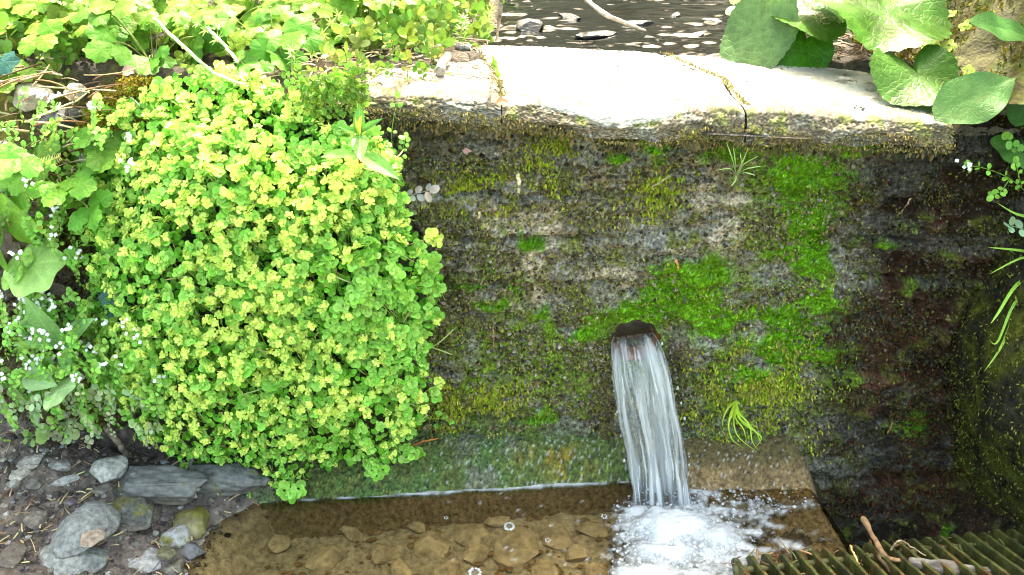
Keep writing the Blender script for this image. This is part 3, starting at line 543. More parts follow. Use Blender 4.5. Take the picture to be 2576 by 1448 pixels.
# water lying in the pipe behind the mouth
w0 = PL[0]; w1 = PR[0]; back = np.array([[PIPE_C[0] + s * .036, .40, PIPE_C[2] - .018] for s in np.linspace(-1, 1, 10)]); front = np.array([w0 * (1 - s) + w1 * s for s in np.linspace(.02, .98, 10)])
s_ = np.linspace(0, 1, 20)[:, None, None]; G = front[None] * (1 - s_) + back[None] * s_; a.add(G.reshape(-1, 3), None, gridq(20, 10), (.8, .8, .8), Foam=np.zeros(200))
# beads and thin side streams thrown off it
for k in range(16):
    t = random.random() ** .6; ii = int(t * 149); side = random.choice((-1, 1)); p = mid[ii] + half[ii] * side * (1 + .3 * random.random() * t) + nrm[ii] * .015 * random.random(); s = .0012 + .0018 * random.random()
    a.add(Vd * [s, s, s * 3] + p, bs[1], bs[2], (.8, .8, .8), Foam=np.full(len(Vd), .6))
a.build("falling_water", M['fall'], label="curtain of clear and white water falling from the pipe into the pool", cat="water")

# ================================================================ BANK AND BROOK BEHIND THE WALL
_bl = hcap(np.array([1250., 1262, 1272, 1290, 1340]), np.array([112., 60, 0, -60, -200])); _br = hcap(np.array([1835., 1850, 1880, 1900, 1880]), np.array([150., 80, 20, -60, -200]))
def bankl(y): return np.interp(y, _bl[:, 1], _bl[:, 0])
def bankr(y): return np.interp(y, _br[:, 1], _br[:, 0])
ZC = float(ztop(.2)); ZWAT = ZC - .012
def bank_z(x, y):
    zt = ztop(np.clip(x, -1.2, 1.2)); dl = bankl(y) - x; dr = x - bankr(y); n = fbm(x * 6, y * 6, 0, 4, 1001); n2 = fbm(x * 30, y * 30, 0, 4, 1011)
    z = zt - .055 + .05 * sst(-.02, .05, dl) + .10 * sst(.03, .6, dl) * sst(.2, .8, y) + .05 * sst(-.02, .05, dr) + .03 * sst(.05, .3, dr)
    z = z + .16 * np.maximum(0, -x - .3) * sst(.1, .6, y) + .05 * np.maximum(0, y - .5)
    z = z + np.maximum(0, x - .80 - .1 * n) * 1.15 * sst(-.1, .2, y) + .35 * np.maximum(0, x - 1.3)
    z = z + .018 * n * (1 + .5 * sst(.8, 1, x)) + .010 * n2
    inch = (x > bankl(y)) & (x < bankr(y)); z = np.where(inch, z + .02 * sst(.2, .5, fbm(x * 14, y * 18, 0, 3, 1021)) , z)
    capm = sst(XC0 - .04, XC0, x) * sst(XC1 + .03, XC1 - .02, x) * sst(yback(x) + .015, yback(x) - .01, y)
    over = sst(0, .25, blobs(*proj(np.stack([x, y, zt], -1)), [(780, 215, 90, 45, 1.6), (990, 152, 190, 34, 1.1), (850, 175, 110, 36, 1.2), (1150, 140, 80, 28, 1.0)]) - .42 + .3 * n + .25 * n2)
    over = over * sst(0, .05, y - yfront(x)); z = z * (1 - capm) + (zt - .045 + .050 * over) * capm
    z = z - .20 * sst(.06, -.03, y) * sst(-.45, -.75, x)
    return z
gx = ax((-4, -1.3, .08), (-1.3, 1.7, .0075), (1.7, 4, .08)); gy = ax((-.05, 1.1, .0075), (1.1, 6, .08)); X, Y = np.meshgrid(gx, gy, indexing='ij'); x = X.ravel(); y = Y.ravel(); z = bank_z(x, y)
n1 = fbm(x * 9, y * 9, 0, 4, 1031); n2 = fbm(x * 40, y * 40, 0, 4, 1041)
c = np.array([.06, .047, .032]) * (1 + .5 * n1 + .4 * n2)[:, None]; c = mixc(c, np.array([.12, .095, .07]), sst(.1, .4, n2) * .5)
c = mixc(c, np.array([.15, .135, .02]), sst(-.25, -.75, x) * sst(-.1, .25, n1 + .3 * n2)); c = mixc(c, np.array([.06, .055, .003]) * (1 + .4 * n2)[:, None], sst(.72, .84, x + .06 * n1)); c = mixc(c, np.array([.055, .09, .01]), sst(.72, .84, x) * sst(.05, .4, n2 + n1 * .5) * .7)
inch = (x > bankl(y) - .01) & (x < bankr(y) + .01); c[inch] = c[inch] * .10
a = Acc(); a.add(np.stack([x, y, z], 1), None, gridq(len(gx), len(gy)), np.clip(c, .01, 1), Wet=inch * 1.0); a.build("bank", M['mud'], kind="structure")
# brook surface
gx = ax((-.35, 1.1, .005)); gy = ax((.28, 1.4, .005), (1.4, 5, .05)); X, Y = np.meshgrid(gx, gy, indexing='ij'); x = X.ravel(); y = Y.ravel()
z = ZWAT + .007 * fbm(x * 7, y * 20, 0, 3, 1101) + 0.0036 * fbm(x * 24, y * 62, 0, 2, 1111) * (1 + 1.2 * fbm(x * 5, y * 7, 0, 2, 1113)) + .02 * (y - .35) * .3
z = np.minimum(z, np.where(y < yback(x) + .004, z - .02, z)); a = Acc(); a.add(np.stack([x, y, z], 1), None, gridq(len(gx), len(gy)), np.clip(np.array([.004, .003, .002]) * (1 + fbm(x * 12, y * 12, 0, 3, 77))[:, None], .004, 1)); a.build("brook_water", M['brookw'], kind="structure")

# ================================================================ STONES
def ico(sub):
    bm = bmesh.new(); bmesh.ops.create_icosphere(bm, subdivisions=sub, radius=1); V = np.array([v.co[:] for v in bm.verts]); T = np.array([[v.index for v in f.verts] for f in bm.faces]); bm.free(); return V, T
ICO5, ICO3 = ico(5), ico(3)
def stone_geo(seed, size, rotz, cuts=14, flat=.60, ic=ICO5, rough=.03):
    r = np.random.default_rng(seed); V = ic[0].copy()
    V *= (1 + .12 * fbm(V[:, 0] * 1.5, V[:, 1] * 1.5, V[:, 2] * 1.5, 2, seed))[:, None]
    for _ in range(cuts):
        nrm_ = norm(r.standard_normal(3)); dd = flat + .28 * r.random(); s = V @ nrm_ - dd; V = V - np.maximum(s, 0)[:, None] * nrm_ * .97
    V *= (1 + rough * fbm(V[:, 0] * 6, V[:, 1] * 6, V[:, 2] * 6, 4, seed + 7))[:, None]
    V = V * np.asarray(size); c_, s_ = math.cos(rotz), math.sin(rotz); V = V @ np.array([[c_, s_, 0], [-s_, c_, 0], [0, 0, 1]]); return V
def stone(u, v, z, su, sv, label, col=(.33, .33, .34), seed=1, rot=0.0, h=.5, m='rock', group="stones on the muddy bank", name="stone", cat="stone", tilt=0.0, moss=0.0, cuts=14, sink=.42, rough=.03):
    """su, sv: half width and half depth in picture pixels"""
    p = hz(u, v, z); dist = (p - CAM) @ fw; sx = su / F * dist; sy = sv / F * dist / .68; hh = h * min(sx, sy)
    V = stone_geo(seed, (sx, sy, hh), rot, cuts, rough=rough); V = V + p + [0, 0, hh * (1 - 2 * sink)]
    col = np.asarray(col) * np.array([.70, .67, .62])
    n1 = fbm(V[:, 0] * 40, V[:, 1] * 40, V[:, 2] * 40, 4, seed + 1); n2 = fbm(V[:, 0] * 130, V[:, 1] * 130, V[:, 2] * 130, 3, seed + 2)
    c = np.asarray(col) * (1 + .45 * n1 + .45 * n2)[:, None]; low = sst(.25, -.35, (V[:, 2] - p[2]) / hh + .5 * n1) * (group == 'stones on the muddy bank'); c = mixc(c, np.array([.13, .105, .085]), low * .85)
    if moss: c = mixc(c, np.array([.13, .12, .025]), sst(.1, .5, moss + n1 - .3))
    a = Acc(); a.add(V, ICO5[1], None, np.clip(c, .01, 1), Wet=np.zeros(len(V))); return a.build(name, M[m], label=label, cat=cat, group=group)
GZ = lambda u, v, z0=.03: float(ground_z(*[np.array([q]) for q in hz(u, v, z0)[:2]])[0])
ST = [ # u, v, su, sv, colour, seed, rot, h, label
 (75, 1163, 38, 22, (.42, .41, .40), 11, .3, .5, "pale angular stone on the mud near the left edge, topmost of its cluster"),
 (152, 1172, 22, 26, (.34, .34, .35), 12, 1.2, .7, "upright grey stone right of the topmost pale one by the left edge"),
 (10, 1182, 22, 14, (.45, .45, .44), 13, .1, .5, "small pale stone cut off by the left edge of the picture"),
 (52, 1195, 26, 16, (.40, .39, .37), 14, .9, .5, "pale pebble just under the topmost pale stone at the left"),
 (36, 1216, 18, 14, (.36, .36, .36), 15, 2.0, .6, "small grey pebble lowest of the cluster by the left edge"),
 (88, 1215, 28, 20, (.14, .13, .13), 16, .2, .5, "dark muddy lump below the upright grey stone"),
 (165, 1212, 44, 12, (.40, .41, .44), 17, .5, .4, "long flat pale flake lying beside the straw"),
 (280, 1183, 50, 34, (.42, .43, .43), 18, .1, .55, "blocky pale grey stone beside the dry white leaf"),
 (400, 1222, 165, 40, (.13, .135, .145), 19, -.10, .8, "long low dark wet rock under the hanging saxifrage"),
 (560, 1215, 130, 44, (.15, .16, .17), 20, -.05, .8, "blue grey wet rock at the left end of the ledge"),
 (210, 1340, 90, 52, (.27, .29, .31), 21, .9, .6, "large rounded grey boulder on the bank at the lower left"),
 (170, 1418, 95, 50, (.26, .28, .29), 22, .2, .55, "broad grey boulder at the bottom edge below the tan flake"),
 (330, 1290, 90, 40, (.15, .16, .16), 23, -.3, .45, "dark flat rock between the boulder and the mossy round stone"),
 (228, 1355, 34, 22, (.40, .33, .28), 24, .3, .25, "small tan flake lying on the grey boulder"),
 (487, 1322, 48, 38, (.22, .20, .09), 25, .4, .7, "round olive mossy stone at the water's edge"),
 (448, 1350, 40, 30, (.38, .39, .42), 26, 2.3, .6, "pale pointed stone beside the mossy round one"),
 (472, 1390, 34, 36, (.11, .115, .13), 27, 1.2, .7, "dark stone half in the water under the pale pointed one"),
 (365, 1418, 52, 34, (.42, .42, .45), 28, .5, .45, "white-grey angular stone near the bottom edge"),
 (420, 1395, 26, 18, (.20, .19, .12), 29, .5, .6, "small mossy brown stone above the white-grey one"),
 (205, 1285, 16, 9, (.40, .40, .41), 30, .5, .5, "tiny pale chip above the large rounded boulder"),
 (318, 1268, 20, 12, (.38, .39, .41), 31, 1.5, .4, "small pale flake left of the big dark flat rock"),
 (95, 1310, 34, 24, (.16, .14, .13), 32, .5, .5, "brown earthy lump at the left of the bank"),
 (30, 1400, 40, 30, (.15, .13, .12), 33, .5, .4, "muddy brown stone in the bottom left corner"),
 (640, 1262, 20, 8, (.22, .24, .27), 34, .1, .4, "small wet slate chip at the tip of the pool"),
 (600, 1285, 24, 12, (.10, .11, .13), 35, 2.4, .8, "dark shard sticking up at the pool's left tip"),
 (570, 1290, 18, 16, (.12, .13, .15), 36, .4, .8, "second dark shard behind the pool's left tip"),
 (440, 1430, 30, 18, (.17, .16, .13), 37, .4, .5, "dull brown stone at the bottom edge beside the water"),
 (260, 1232, 30, 14, (.17, .16, .15), 38, .4, .4, "low brown stone under the blocky pale grey stone"),
]
for (u_, v_, su, sv, c_, sd, ro, hh, lb) in ST:
    z0 = GZ(u_, v_); stone(u_, v_, z0 + (.045 if 'flake lying on' in lb else 0), su, sv, lb, c_, sd, ro, hh, m='wetrock' if 'wet' in lb or 'water' in lb or 'shard' in lb else 'rock', moss=.45 if 'mossy' in lb else (.12 if 'boulder' in lb or 'rock' in lb else 0), cuts=8 if 'round' in lb else 16, rough=.11 if 'rock' in lb else .06 if 'boulder' in lb else .035)
UW = [(1185, 1345, 60, 38, "largest silted stone under the pool, upper middle"), (1085, 1372, 50, 42, "five-sided silted stone left of the middle of the pool"), (1300, 1375, 70, 50, "wide pale silted stone under the bubble ring"), (1395, 1345, 66, 30, "long slanting silted stone right of the wide pale one"),
      (1195, 1392, 36, 26, "small silted stone below the largest one"), (1450, 1390, 40, 26, "silted stone near the foam's left edge"), (1050, 1325, 26, 20, "small silted stone with a ring on it"), (960, 1390, 46, 26, "flat silted stone left of the five-sided one"), (880, 1330, 50, 26, "thin flat silted slab under the brown water"),
      (1500, 1330, 60, 22, "dim silted slab near the jet's landing place"), (1130, 1430, 44, 24, "silted stone at the bottom edge, middle of the pool"), (1370, 1432, 60, 26, "silted stone at the bottom edge, under the wide one"), (1010, 1432, 40, 20, "silted stone at the bottom edge, left of the bubbles"), (1500, 1435, 40, 24, "silted stone at the bottom edge, by the foam"),
      (1250, 1310, 40, 18, "narrow silted stone behind the bubble ring"), (820, 1400, 60, 30, "buried silted slab in the left of the pool"), (700, 1360, 50, 22, "faint silted slab near the left shore")]
for k, (u_, v_, su, sv, lb) in enumerate(UW):
    stone(u_, v_, -.056, su, sv, lb, (.52, .45, .35), 60 + k, .7 * k, .42, m='silt', group="silted stones on the pool bed", cat="stone", cuts=22, sink=.6, rough=.02)
# stones in the brook
for k, (u_, v_, su, sv, lb) in enumerate([(1605, 62, 50, 12, "wet black stone parting the brook, middle"), (1500, 88, 60, 14, "low dark stone in the brook by the left bank"), (1750, 92, 60, 10, "flat black stone where the brook meets the cap"), (1700, 40, 40, 10, "small dark stone farther up the brook"), (1330, 70, 50, 26, "grey muddy stone on the brook's left margin"), (1640, 100, 34, 8, "thin dark stone in front of the brook's middle"), (1430, 45, 40, 14, "dark stone beside the trailing twig"), (1790, 55, 30, 10, "black stone by the brook's right side")]):
    stone(u_, v_, ZWAT, su, sv, lb, (.012, .011, .010) if k != 4 else (.06, .055, .05), 90 + k, .4 * k, .55, m='wetrock', group="dark stones in the brook", sink=.45)
# bank stones top left
for k, (u_, v_, su, sv, c_, lb) in enumerate([(80, 245, 55, 42, (.52, .45, .36), "chalky tan block in the bank at the left"), (190, 232, 30, 26, (.50, .44, .38), "crumbly pale stone above the orange moss"), (1035, 72, 50, 26, (.42, .42, .42), "smooth grey stone among the weeds behind the wall"), (150, 300, 60, 30, (.10, .10, .10), "dark slate bedded in the bank at the left")]):
    p = hy(u_, v_, -.02 if v_ > 200 else .45); dist = (p - CAM) @ fw; V = stone_geo(110 + k, (su / F * dist, sv / F * dist, sv / F * dist * .9), .3 * k, 14, rough=.05) + p
    n1 = fbm(V[:, 0] * 40, V[:, 1] * 40, V[:, 2] * 40, 4, 5); a = Acc(); a.add(V, ICO5[1], None, np.clip(np.asarray(c_) * (1 + .4 * n1)[:, None], .01, 1)); a.build("stone", M['rock'], label=lb, cat="stone", group="stones in the bank")
# the mossy rock at the right edge that comes forward of the wall
V = ICO5[0].copy(); V *= (1 + .18 * fbm(V[:, 0] * 2, V[:, 1] * 2, V[:, 2] * 2, 4, 120) + .035 * fbm(V[:, 0] * 12, V[:, 1] * 12, V[:, 2] * 12, 4, 121))[:, None]
V = V * [.34, .34, .40] + [1.22, -.02, .28]; V[:, 2] = np.maximum(V[:, 2], .02 + .05 * fbm(V[:, 0] * 12, V[:, 1] * 12, 0, 3, 122)); n1 = fbm(V[:, 0] * 20, V[:, 1] * 20, V[:, 2] * 20, 4, 123); n2 = fbm(V[:, 0] * 70, V[:, 1] * 70, V[:, 2] * 70, 4, 124)
c = np.array([.03, .028, .02]) * (1 + n2)[:, None]; c = mixc(c, np.array([.075, .085, .015]), sst(-.1, .3, n1 + n2)); a = Acc(); a.add(V, ICO5[1], None, np.clip(c, .004, 1)); MOSSROCK = V.copy()
a.build("mossy_rock", M['dull'], label="dark mossy rock jutting forward at the right edge above the grating", cat="rock")

# ================================================================ GRATING
VP = norm(ray(1021, 303)); t0 = hz(1845, 1392, .035); t1 = hz(2497, 1324, .035); nbar = 19
gr = empty("grating", (t0 + t1) / 2, "rusty green steel bar grating over the outflow in the bottom right corner", "grating")
gr['_w'] = [float(q) for q in (t0 + t1) / 2]; upn = norm(np.cross(t1 - t0, VP)); upn *= np.sign(upn[2]); side = norm(np.cross(upn, VP))
def gcol(V, seed): 
    n1 = fbm(V[:, 0] * 30, V[:, 1] * 30, V[:, 2] * 30, 4, seed); n2 = fbm(V[:, 0] * 90, V[:, 1] * 90, V[:, 2] * 90, 3, seed + 1); c = np.array([.055, .062, .014]) * (1 + 1.2 * n2)[:, None]; c = mixc(c, np.array([.12, .055, .02]), sst(.1, .4, n1) * .7); return np.clip(mixc(c, np.array([.03, .03, .015]), sst(.1, .4, -n1) * .8), .01, 1)
for k in range(nbar + 3):
    tip = t0 + (t1 - t0) * (k / (nbar - 1)) + VP * random.gauss(0, .003) + (t1 - t0) * random.gauss(0, .0012) + upn * random.gauss(0, .0012); Ln = .55; n = 60; prof = [(-.5, 0), (-.5, -1), (.5, -1), (.5, 0)]; V = []
    for i in range(n):
        s = Ln * (i / (n - 1)) ** 1.5; hh = .034; topd = .0 if s > .018 else .014 * (1 - s / .018) ** 2; botd = 0 if s > .02 else .016 * (1 - s / .02) ** 1.5
        wd = .0062 + .0014 * math.sin(i * 1.7 + k) * math.sin(i * .6 + 2 * k)
        for (a_, b_) in ((-1, -topd), (-1, -hh + botd), (1, -hh + botd), (1, -topd)): V.append(tip - VP * s + side * a_ * wd * .5 + upn * b_)
    V = np.array(V); V += .0016 * np.stack([fbm(V[:, 0] * 60, V[:, 1] * 60, V[:, 2] * 60, 2, q) for q in (1, 2, 3)], 1)
    i = np.arange(n - 1)[:, None]; j = np.arange(4)[None]; Q = np.stack([i * 4 + j, i * 4 + (j + 1) % 4, (i + 1) * 4 + (j + 1) % 4, (i + 1) * 4 + j], -1).reshape(-1, 4); Q = np.concatenate([Q, [[0, 1, 2, 3]], [[n * 4 - 4, n * 4 - 1, n * 4 - 2, n * 4 - 3]]])
    a = Acc(); a.add(V, None, Q, gcol(V, 130 + k)); a.build("bar", M['steel'], gr, smooth=False)
for (s, r) in ((.032, .0065), (.20, .0065), (.36, .0065)):
    A_ = t0 - VP * s - upn * .019 - norm(t1 - t0) * .010; B_ = t1 + (t1 - t0) * .17 - VP * s - upn * .019; P = np.linspace(A_, B_, 60); rr = np.full(60, r); rr[:2] = r * 1.6; a = Acc(); tube(a, P, rr, (.09, .09, .03), 12); a.build("cross_rod", M['steel'], gr)

# ================================================================ WOOD AND LITTER
def twig(L, r, label, col=(.22, .15, .09), cat="twig", name="twig", group=None, taper=.5, knots=True, m='wood', n=40, flat=1.0):
    P = smooth_line(np.array(L), n); P = P + .0018 * np.stack([fbm(np.arange(n) * .35, q, 0, 3, 140 + q) for q in (1, 2, 3)], 1); t = np.linspace(0, 1, n); rr = r * (1 - (1 - taper) * t) * (1 + (.25 * vn(t * 14, 3.3) if knots else 0)); rr[0] *= .5; rr[-1] *= .4
    nn = fbm(t * 30, 0, 0, 3, int(r * 1e5)); cols = np.clip(np.asarray(col) * (1 + .5 * nn)[:, None], .01, 1); a = Acc(); tube(a, P, rr, col, 9, cols); return a.build(name, M[m], label=label, cat=cat, group=group)
twig([hz(2168, 1300, .07), hz(2200, 1355, .06), hz(2228, 1400, .052), hz(2280, 1415, .055), hz(2350, 1432, .06), hz(2460, 1470, .062)], .0055, "crooked brown twig lying across the grating bars", (.26, .15, .075), group="twigs caught on the grating")
twig([hz(2206, 1395, .06), hz(2240, 1440, .05), hz(2262, 1470, .04)], .004, "short dark twig hanging between the grating bars", (.10, .06, .035), group="twigs caught on the grating")
twig([hz(2138, 1372, .06), hz(2160, 1420, .055), hz(2176, 1460, .05)], .0022, "thin straw-coloured stalk standing on the grating", (.55, .38, .15), group="twigs caught on the grating")
twig([hz(2240, 1385, .062), hz(2262, 1360, .085), hz(2290, 1375, .06), hz(2330, 1400, .055)], .0018, "thin pale stem tangled beside the driftwood", (.36, .26, .16), group="twigs caught on the grating")
P = smooth_line(np.array([hz(2285, 1412, .058), hz(2340, 1424, .058), hz(2400, 1432, .058), hz(2470, 1440, .055), hz(2530, 1447, .05)]), 70); acc_ = Acc(); tube(acc_, P, .013 * (1 + .35 * vn(np.arange(70) * .12, 2.2)) * np.minimum(1, .35 + np.arange(70) / 14), (.2, .19, .18), 22); V_ = acc_.V[0]; n_a = fbm(V_[:, 0] * 30, V_[:, 1] * 160, V_[:, 2] * 160, 4, 161); V_ += (.006 * n_a)[:, None] * np.array([0, -.6, .8]); acc_.C[0] = np.clip(np.array([.17, .15, .13]) * (1 + 1.1 * n_a)[:, None], .01, 1); acc_.build("driftwood", M['wood'], label="grey weathered split piece of driftwood on the grating", cat="driftwood")
twig([hcap(1105., 180., .012), hcap(1112., 160., .016), hcap(1127., 142., .016)], .0085, "stubby grey stick lying on the left cap stone", (.33, .29, .25), taper=.9)
twig([hcap(1150., 118., .010), hcap(1165., 119., .010), hcap(1185., 120., .010)], .006, "short striped grey stick end behind the stubby one", (.30, .28, .26), taper=.9)
twig([hy(0, 375, -.10), hy(50, 395, -.11), hy(100, 418, -.10)], .014, "split pale branch end at the left edge of the bank", (.50, .42, .34), taper=.7)
twig([hz(485, 1172, .06) + [0, 0, .02], hz(480, 1215, .05), hz(476, 1265, .035)], .005, "dark twig leaning on the blue grey wet rock", (.13, .12, .12))
twig([hy(265, 1070, -.07), hy(295, 1110, -.085), hz(330, 1165, .05)], .009, "stout mossy stick hanging under the weeds at the left", (.17, .14, .11))
twig([hz(1345, 1180, .03), hz(1390, 1165, .04), hz(1100, 1158, .055)][:1] + [hy(1075, 1112, -.05), hy(1102, 1104, -.05)][0:0] + [hy(1020, 1118, -.06), hy(1062, 1110, -.06), hy(1102, 1104, -.06)] if False else [hy(1035, 1122, -.06), hy(1062, 1112, -.06), hy(1102, 1104, -.06)], .0025, "short orange twig poking out beneath the saxifrage", (.45, .16, .04))
twig([hy(1860 - 50, 20, .75), hy(1835, 40, .7), hy(1800, 70, .6)], .004, "brown bent stem rising beside the brook", (.22, .12, .07))
twig([hcap(1470., -5., .05), hcap(1520., 35., .06), hcap(1580., 62., .04), hcap(1625., 80., .015)], .006, "long bleached twig trailing over the brook", (.42, .34, .26))
twig([hcap(1262., -10., .15), hcap(1254., 60., .10), hcap(1248., 104., .02)], .004, "thin dead stalk standing at the brook's left bank", (.2, .16, .13))
twig([hy(1302, 440, -.05), hy(1306, 465, -.052), hy(1302, 492, -.05)], .0035, "bleached splinter stuck on the wall face", (.55, .48, .28), taper=.8)
for k, (L, lb, c_) in enumerate([([(2290, 500), (2262, 540)], "hair-thin stalk across the dark wall", (.3, .2, .1)), ([(1700, 655), (1706, 680)], "orange bud scale on the bright moss", (.5, .22, .07)), ([(2232, 1090), (2245, 1060)], "dead needle on the wet dark wall", (.35, .2, .06)),
        ([(1205, 535), (1203, 552)], "pale bark scrap on the wall face", (.5, .42, .2)), ([(1640, 470), (1690, 440)], "thin grey straw on the wall, upper middle", (.3, .26, .18)), ([(1240, 820), (1240, 880)], "upright rootlet on the olive moss", (.2, .13, .07))]):
    twig([hy(*L[0], -.05), hy((L[0][0] + L[1][0]) / 2 + 2, (L[0][1] + L[1][1]) / 2, -.056), hy(*L[1], -.05)], .0015 + .0008 * (k in (1, 3)), lb, c_, group="scraps on the wall", cat="plant scrap", name="plant_scrap")
# loose litter: straws, needles, chips on the bank and cap
a = Acc()
def straw(p, ln, r, col): 
    th = random.uniform(0, 6.28); dv = np.array([math.cos(th), math.sin(th), .12 * random.uniform(-1, 1)]) * ln; q = p + dv; m_ = (p + q) / 2 + np.array([0, 0, .15 * ln * random.random()]) + (.05 if ln > .03 else .12) * ln * rng.standard_normal(3); tube(a, bez(p, m_, q, 6), r, col, 4)
for k in range(420):
    u_, v_ = random.uniform(-40, 640), random.uniform(1100, 1460); p = hz(u_, v_, .03)
    if p[0] > shore(p[1]) - .005 or (v_ < 1170 and u_ > 250) : continue
    p[2] = GZ(u_, v_) + .008; straw(p, random.choice((.01, .015, .02, .035)), random.uniform(.0006, .0017), jit(1, random.choice(((.48, .36, .2), (.25, .15, .08), (.5, .42, .22), (.12, .09, .07))))[0])
for k in range(260):
    u_, v_ = random.uniform(700, 1260), random.uniform(100, 215); p = hcap(u_, v_); p[2] = float(bank_z(np.array([p[0]]), np.array([p[1]]))[0]) + .012; p[2] = max(p[2], float(ztop(p[0])) + .001)
    straw(p, random.choice((.015, .025, .05)), random.uniform(.0006, .0016), jit(1, random.choice(((.45, .33, .2), (.3, .2, .12), (.5, .4, .22))))[0])
for k in range(150):
    u_, v_ = random.uniform(-20, 330), random.uniform(180, 560); p = hy(u_, v_, random.uniform(-.10, -.01)); straw(p, random.choice((.03, .05, .09)), random.uniform(.0007, .0022), jit(1, random.choice(((.45, .34, .2), (.28, .15, .07), (.55, .45, .28), (.12, .07, .04))))[0])
for k in range(70):
    u_, v_ = random.uniform(1270, 2350), random.uniform(130, 290); p = hcap(u_, v_, .002); 
    if p[1] < yfront(p[0]) + .02 or p[1] > yback(p[0]): continue
    straw(p, random.choice((.004, .006, .01)), random.uniform(.0006, .0012), jit(1, (.13, .09, .05))[0])
for k in range(120):
    u_, v_ = random.uniform(1850, 2330), random.uniform(60, 170); p = hcap(u_, v_); p[2] = float(bank_z(np.array([p[0]]), np.array([p[1]]))[0]) + .01; straw(p, random.choice((.02, .04)), random.uniform(.0007, .0018), jit(1, random.choice(((.2, .12, .07), (.4, .28, .16))))[0])
for k in range(150):
    u_, v_ = random.uniform(1850, 2576), random.uniform(1360, 1460); p = hz(u_, v_, .036 if random.random() < .7 else .02)
    if v_ < 1400 - .1 * (u_ - 1830): continue
    straw(p, random.choice((.008, .015, .03)), random.uniform(.0008, .003), jit(1, random.choice(((.2, .08, .04), (.12, .08, .04), (.10, .12, .03), (.3, .2, .1))))[0])
a.build("plant_litter", M['dry'], kind="stuff", label="straws, needles and rootlets littering the bank", cat="litter")
# gravel on the bank
a = Acc(); gt = [stone_geo(200 + k, (1, .8, .6), 0, 12, ic=ICO3) for k in range(5)]
for k in range(2600):
    u_, v_ = random.uniform(-60, 620), random.uniform(1090, 1470); p = hz(u_, v_, .03)
    if p[0] > shore(p[1]) + .03 or (v_ < 1180 and u_ > 250): continue
    p[2] = GZ(u_, v_) + .001; s = .0015 + .0075 * random.random() ** 3; th = random.uniform(0, 6.28); Rz = np.array([[math.cos(th), -math.sin(th), 0], [math.sin(th), math.cos(th), 0], [0, 0, 1]])
    a.add(random.choice(gt) @ Rz.T * s + p, ICO3[1], None, jit(1, random.choice(((.11, .09, .08), (.17, .15, .13), (.30, .29, .27), (.07, .06, .055))), .25)[0])
for k in range(260):
    u_, v_ = random.uniform(500, 1580), random.uniform(1290, 1470); p = hz(u_, v_, -.05); s = .002 + .009 * random.random() ** 2; p[2] = -.058; a.add(random.choice(gt) * s * [1, 1, .6] + p, ICO3[1], None, jit(1, (.25, .17, .095), .15)[0])
a.build("gravel", M['mud'], kind="stuff", label="small gravel on the mud and pool bed", cat="gravel")

# ================================================================ MOSS TUFTS
T_MINI = (np.array([[0, 0, 0], [.45, .2, .05], [1, 0, -.12], [.45, -.2, .05]]), np.array([[0, 2, 1], [0, 3, 2]]), np.zeros((0, 4), int), np.array([[.8], [1], [1.1], [1]]) * np.ones((1, 3)))
def tufts(acc, P, out, ln, col, hang=.9, spread=.6):
    n = len(P); x = norm(np.asarray(out) * (1 - hang * .6) + np.array([0, 0, -hang]) + spread * rng.standard_normal((n, 3))); acc.inst(T_MINI, P, frames(x, norm(np.array([0, -.8, .5]) + .5 * rng.standard_normal((n, 3)))), ln, col)
inview = (WX > -.75) & (WX < 1.15) & (WZ > -.15) & (WZ < .8)
pu, pv = proj(WP)
nohole = sst(.055, .062, np.hypot(WX - PIPE_C[0], WZ - PIPE_C[2]))
def pick(n, wgt):
    wgt = wgt * nohole
    wgt = wgt * inview; return rng.choice(len(WX), n, p=wgt / wgt.sum())
cl = fbm(WX * 22, WZ * 26, 7, 4, 1201); cl2 = fbm(WX * 7, WZ * 7, 7, 3, 1211)
a = Acc()
def choose(n, opts):
    k = rng.integers(0, len(opts), n); return np.clip(np.array(opts)[k] * (1 + .2 * rng.standard_normal((n, 1))), .004, 1)
i = pick(30000, sst(-.15, .35, cl) * (1 - .75 * WT) * (1 - .5 * WG) * (1 - .45 * WRt) * np.where(pv > 1090, .25, 1)); P = WP[i] + [0, -.002, 0] + .0015 * rng.standard_normal((len(i), 3))
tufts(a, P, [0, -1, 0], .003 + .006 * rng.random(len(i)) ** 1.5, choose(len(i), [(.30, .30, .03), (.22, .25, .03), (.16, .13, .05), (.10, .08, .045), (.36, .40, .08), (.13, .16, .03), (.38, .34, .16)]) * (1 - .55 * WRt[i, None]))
moss_b = np.exp(-(((pu - 1205) / 70) ** 2 + ((pv - 480) / 40) ** 2)) + .7 * np.exp(-(((pu - 1170) / 90) ** 2 + ((pv - 1000) / 60) ** 2)) + .5 * np.exp(-(((pu - 1640) / 60) ** 2 + ((pv - 480) / 50) ** 2)) + .5 * np.exp(-(((pu - 1900) / 120) ** 2 + ((pv - 1000) / 90) ** 2)) + .4 * np.exp(-(((pu - 1400) / 70) ** 2 + ((pv - 400) / 60) ** 2))
i = pick(7000, moss_b * sst(-.3, .3, cl)); P = WP[i] + [0, -.004, 0]
tufts(a, P, [0, -1, 0], .006 + .006 * rng.random(len(i)), choose(len(i), [(.26, .34, .02), (.20, .28, .02), (.34, .36, .05), (.24, .2, .05)]), spread=.4)
i = pick(9000, sst(-.1, .3, cl2 + cl * .5) * sst(.3, .9, WRt)); P = WP[i] + [0, -.003, 0]
tufts(a, P, [0, -1, 0], .004 + .006 * rng.random(len(i)), choose(len(i), [(.07, .02, .01), (.05, .05, .01), (.03, .022, .014), (.09, .08, .02), (.12, .035, .018), (.06, .03, .02)]), spread=.7)
a.build("wall_moss", M['moss'], kind="stuff", label="olive and brown moss tufts and liverwort crusts over the wall face", cat="moss")
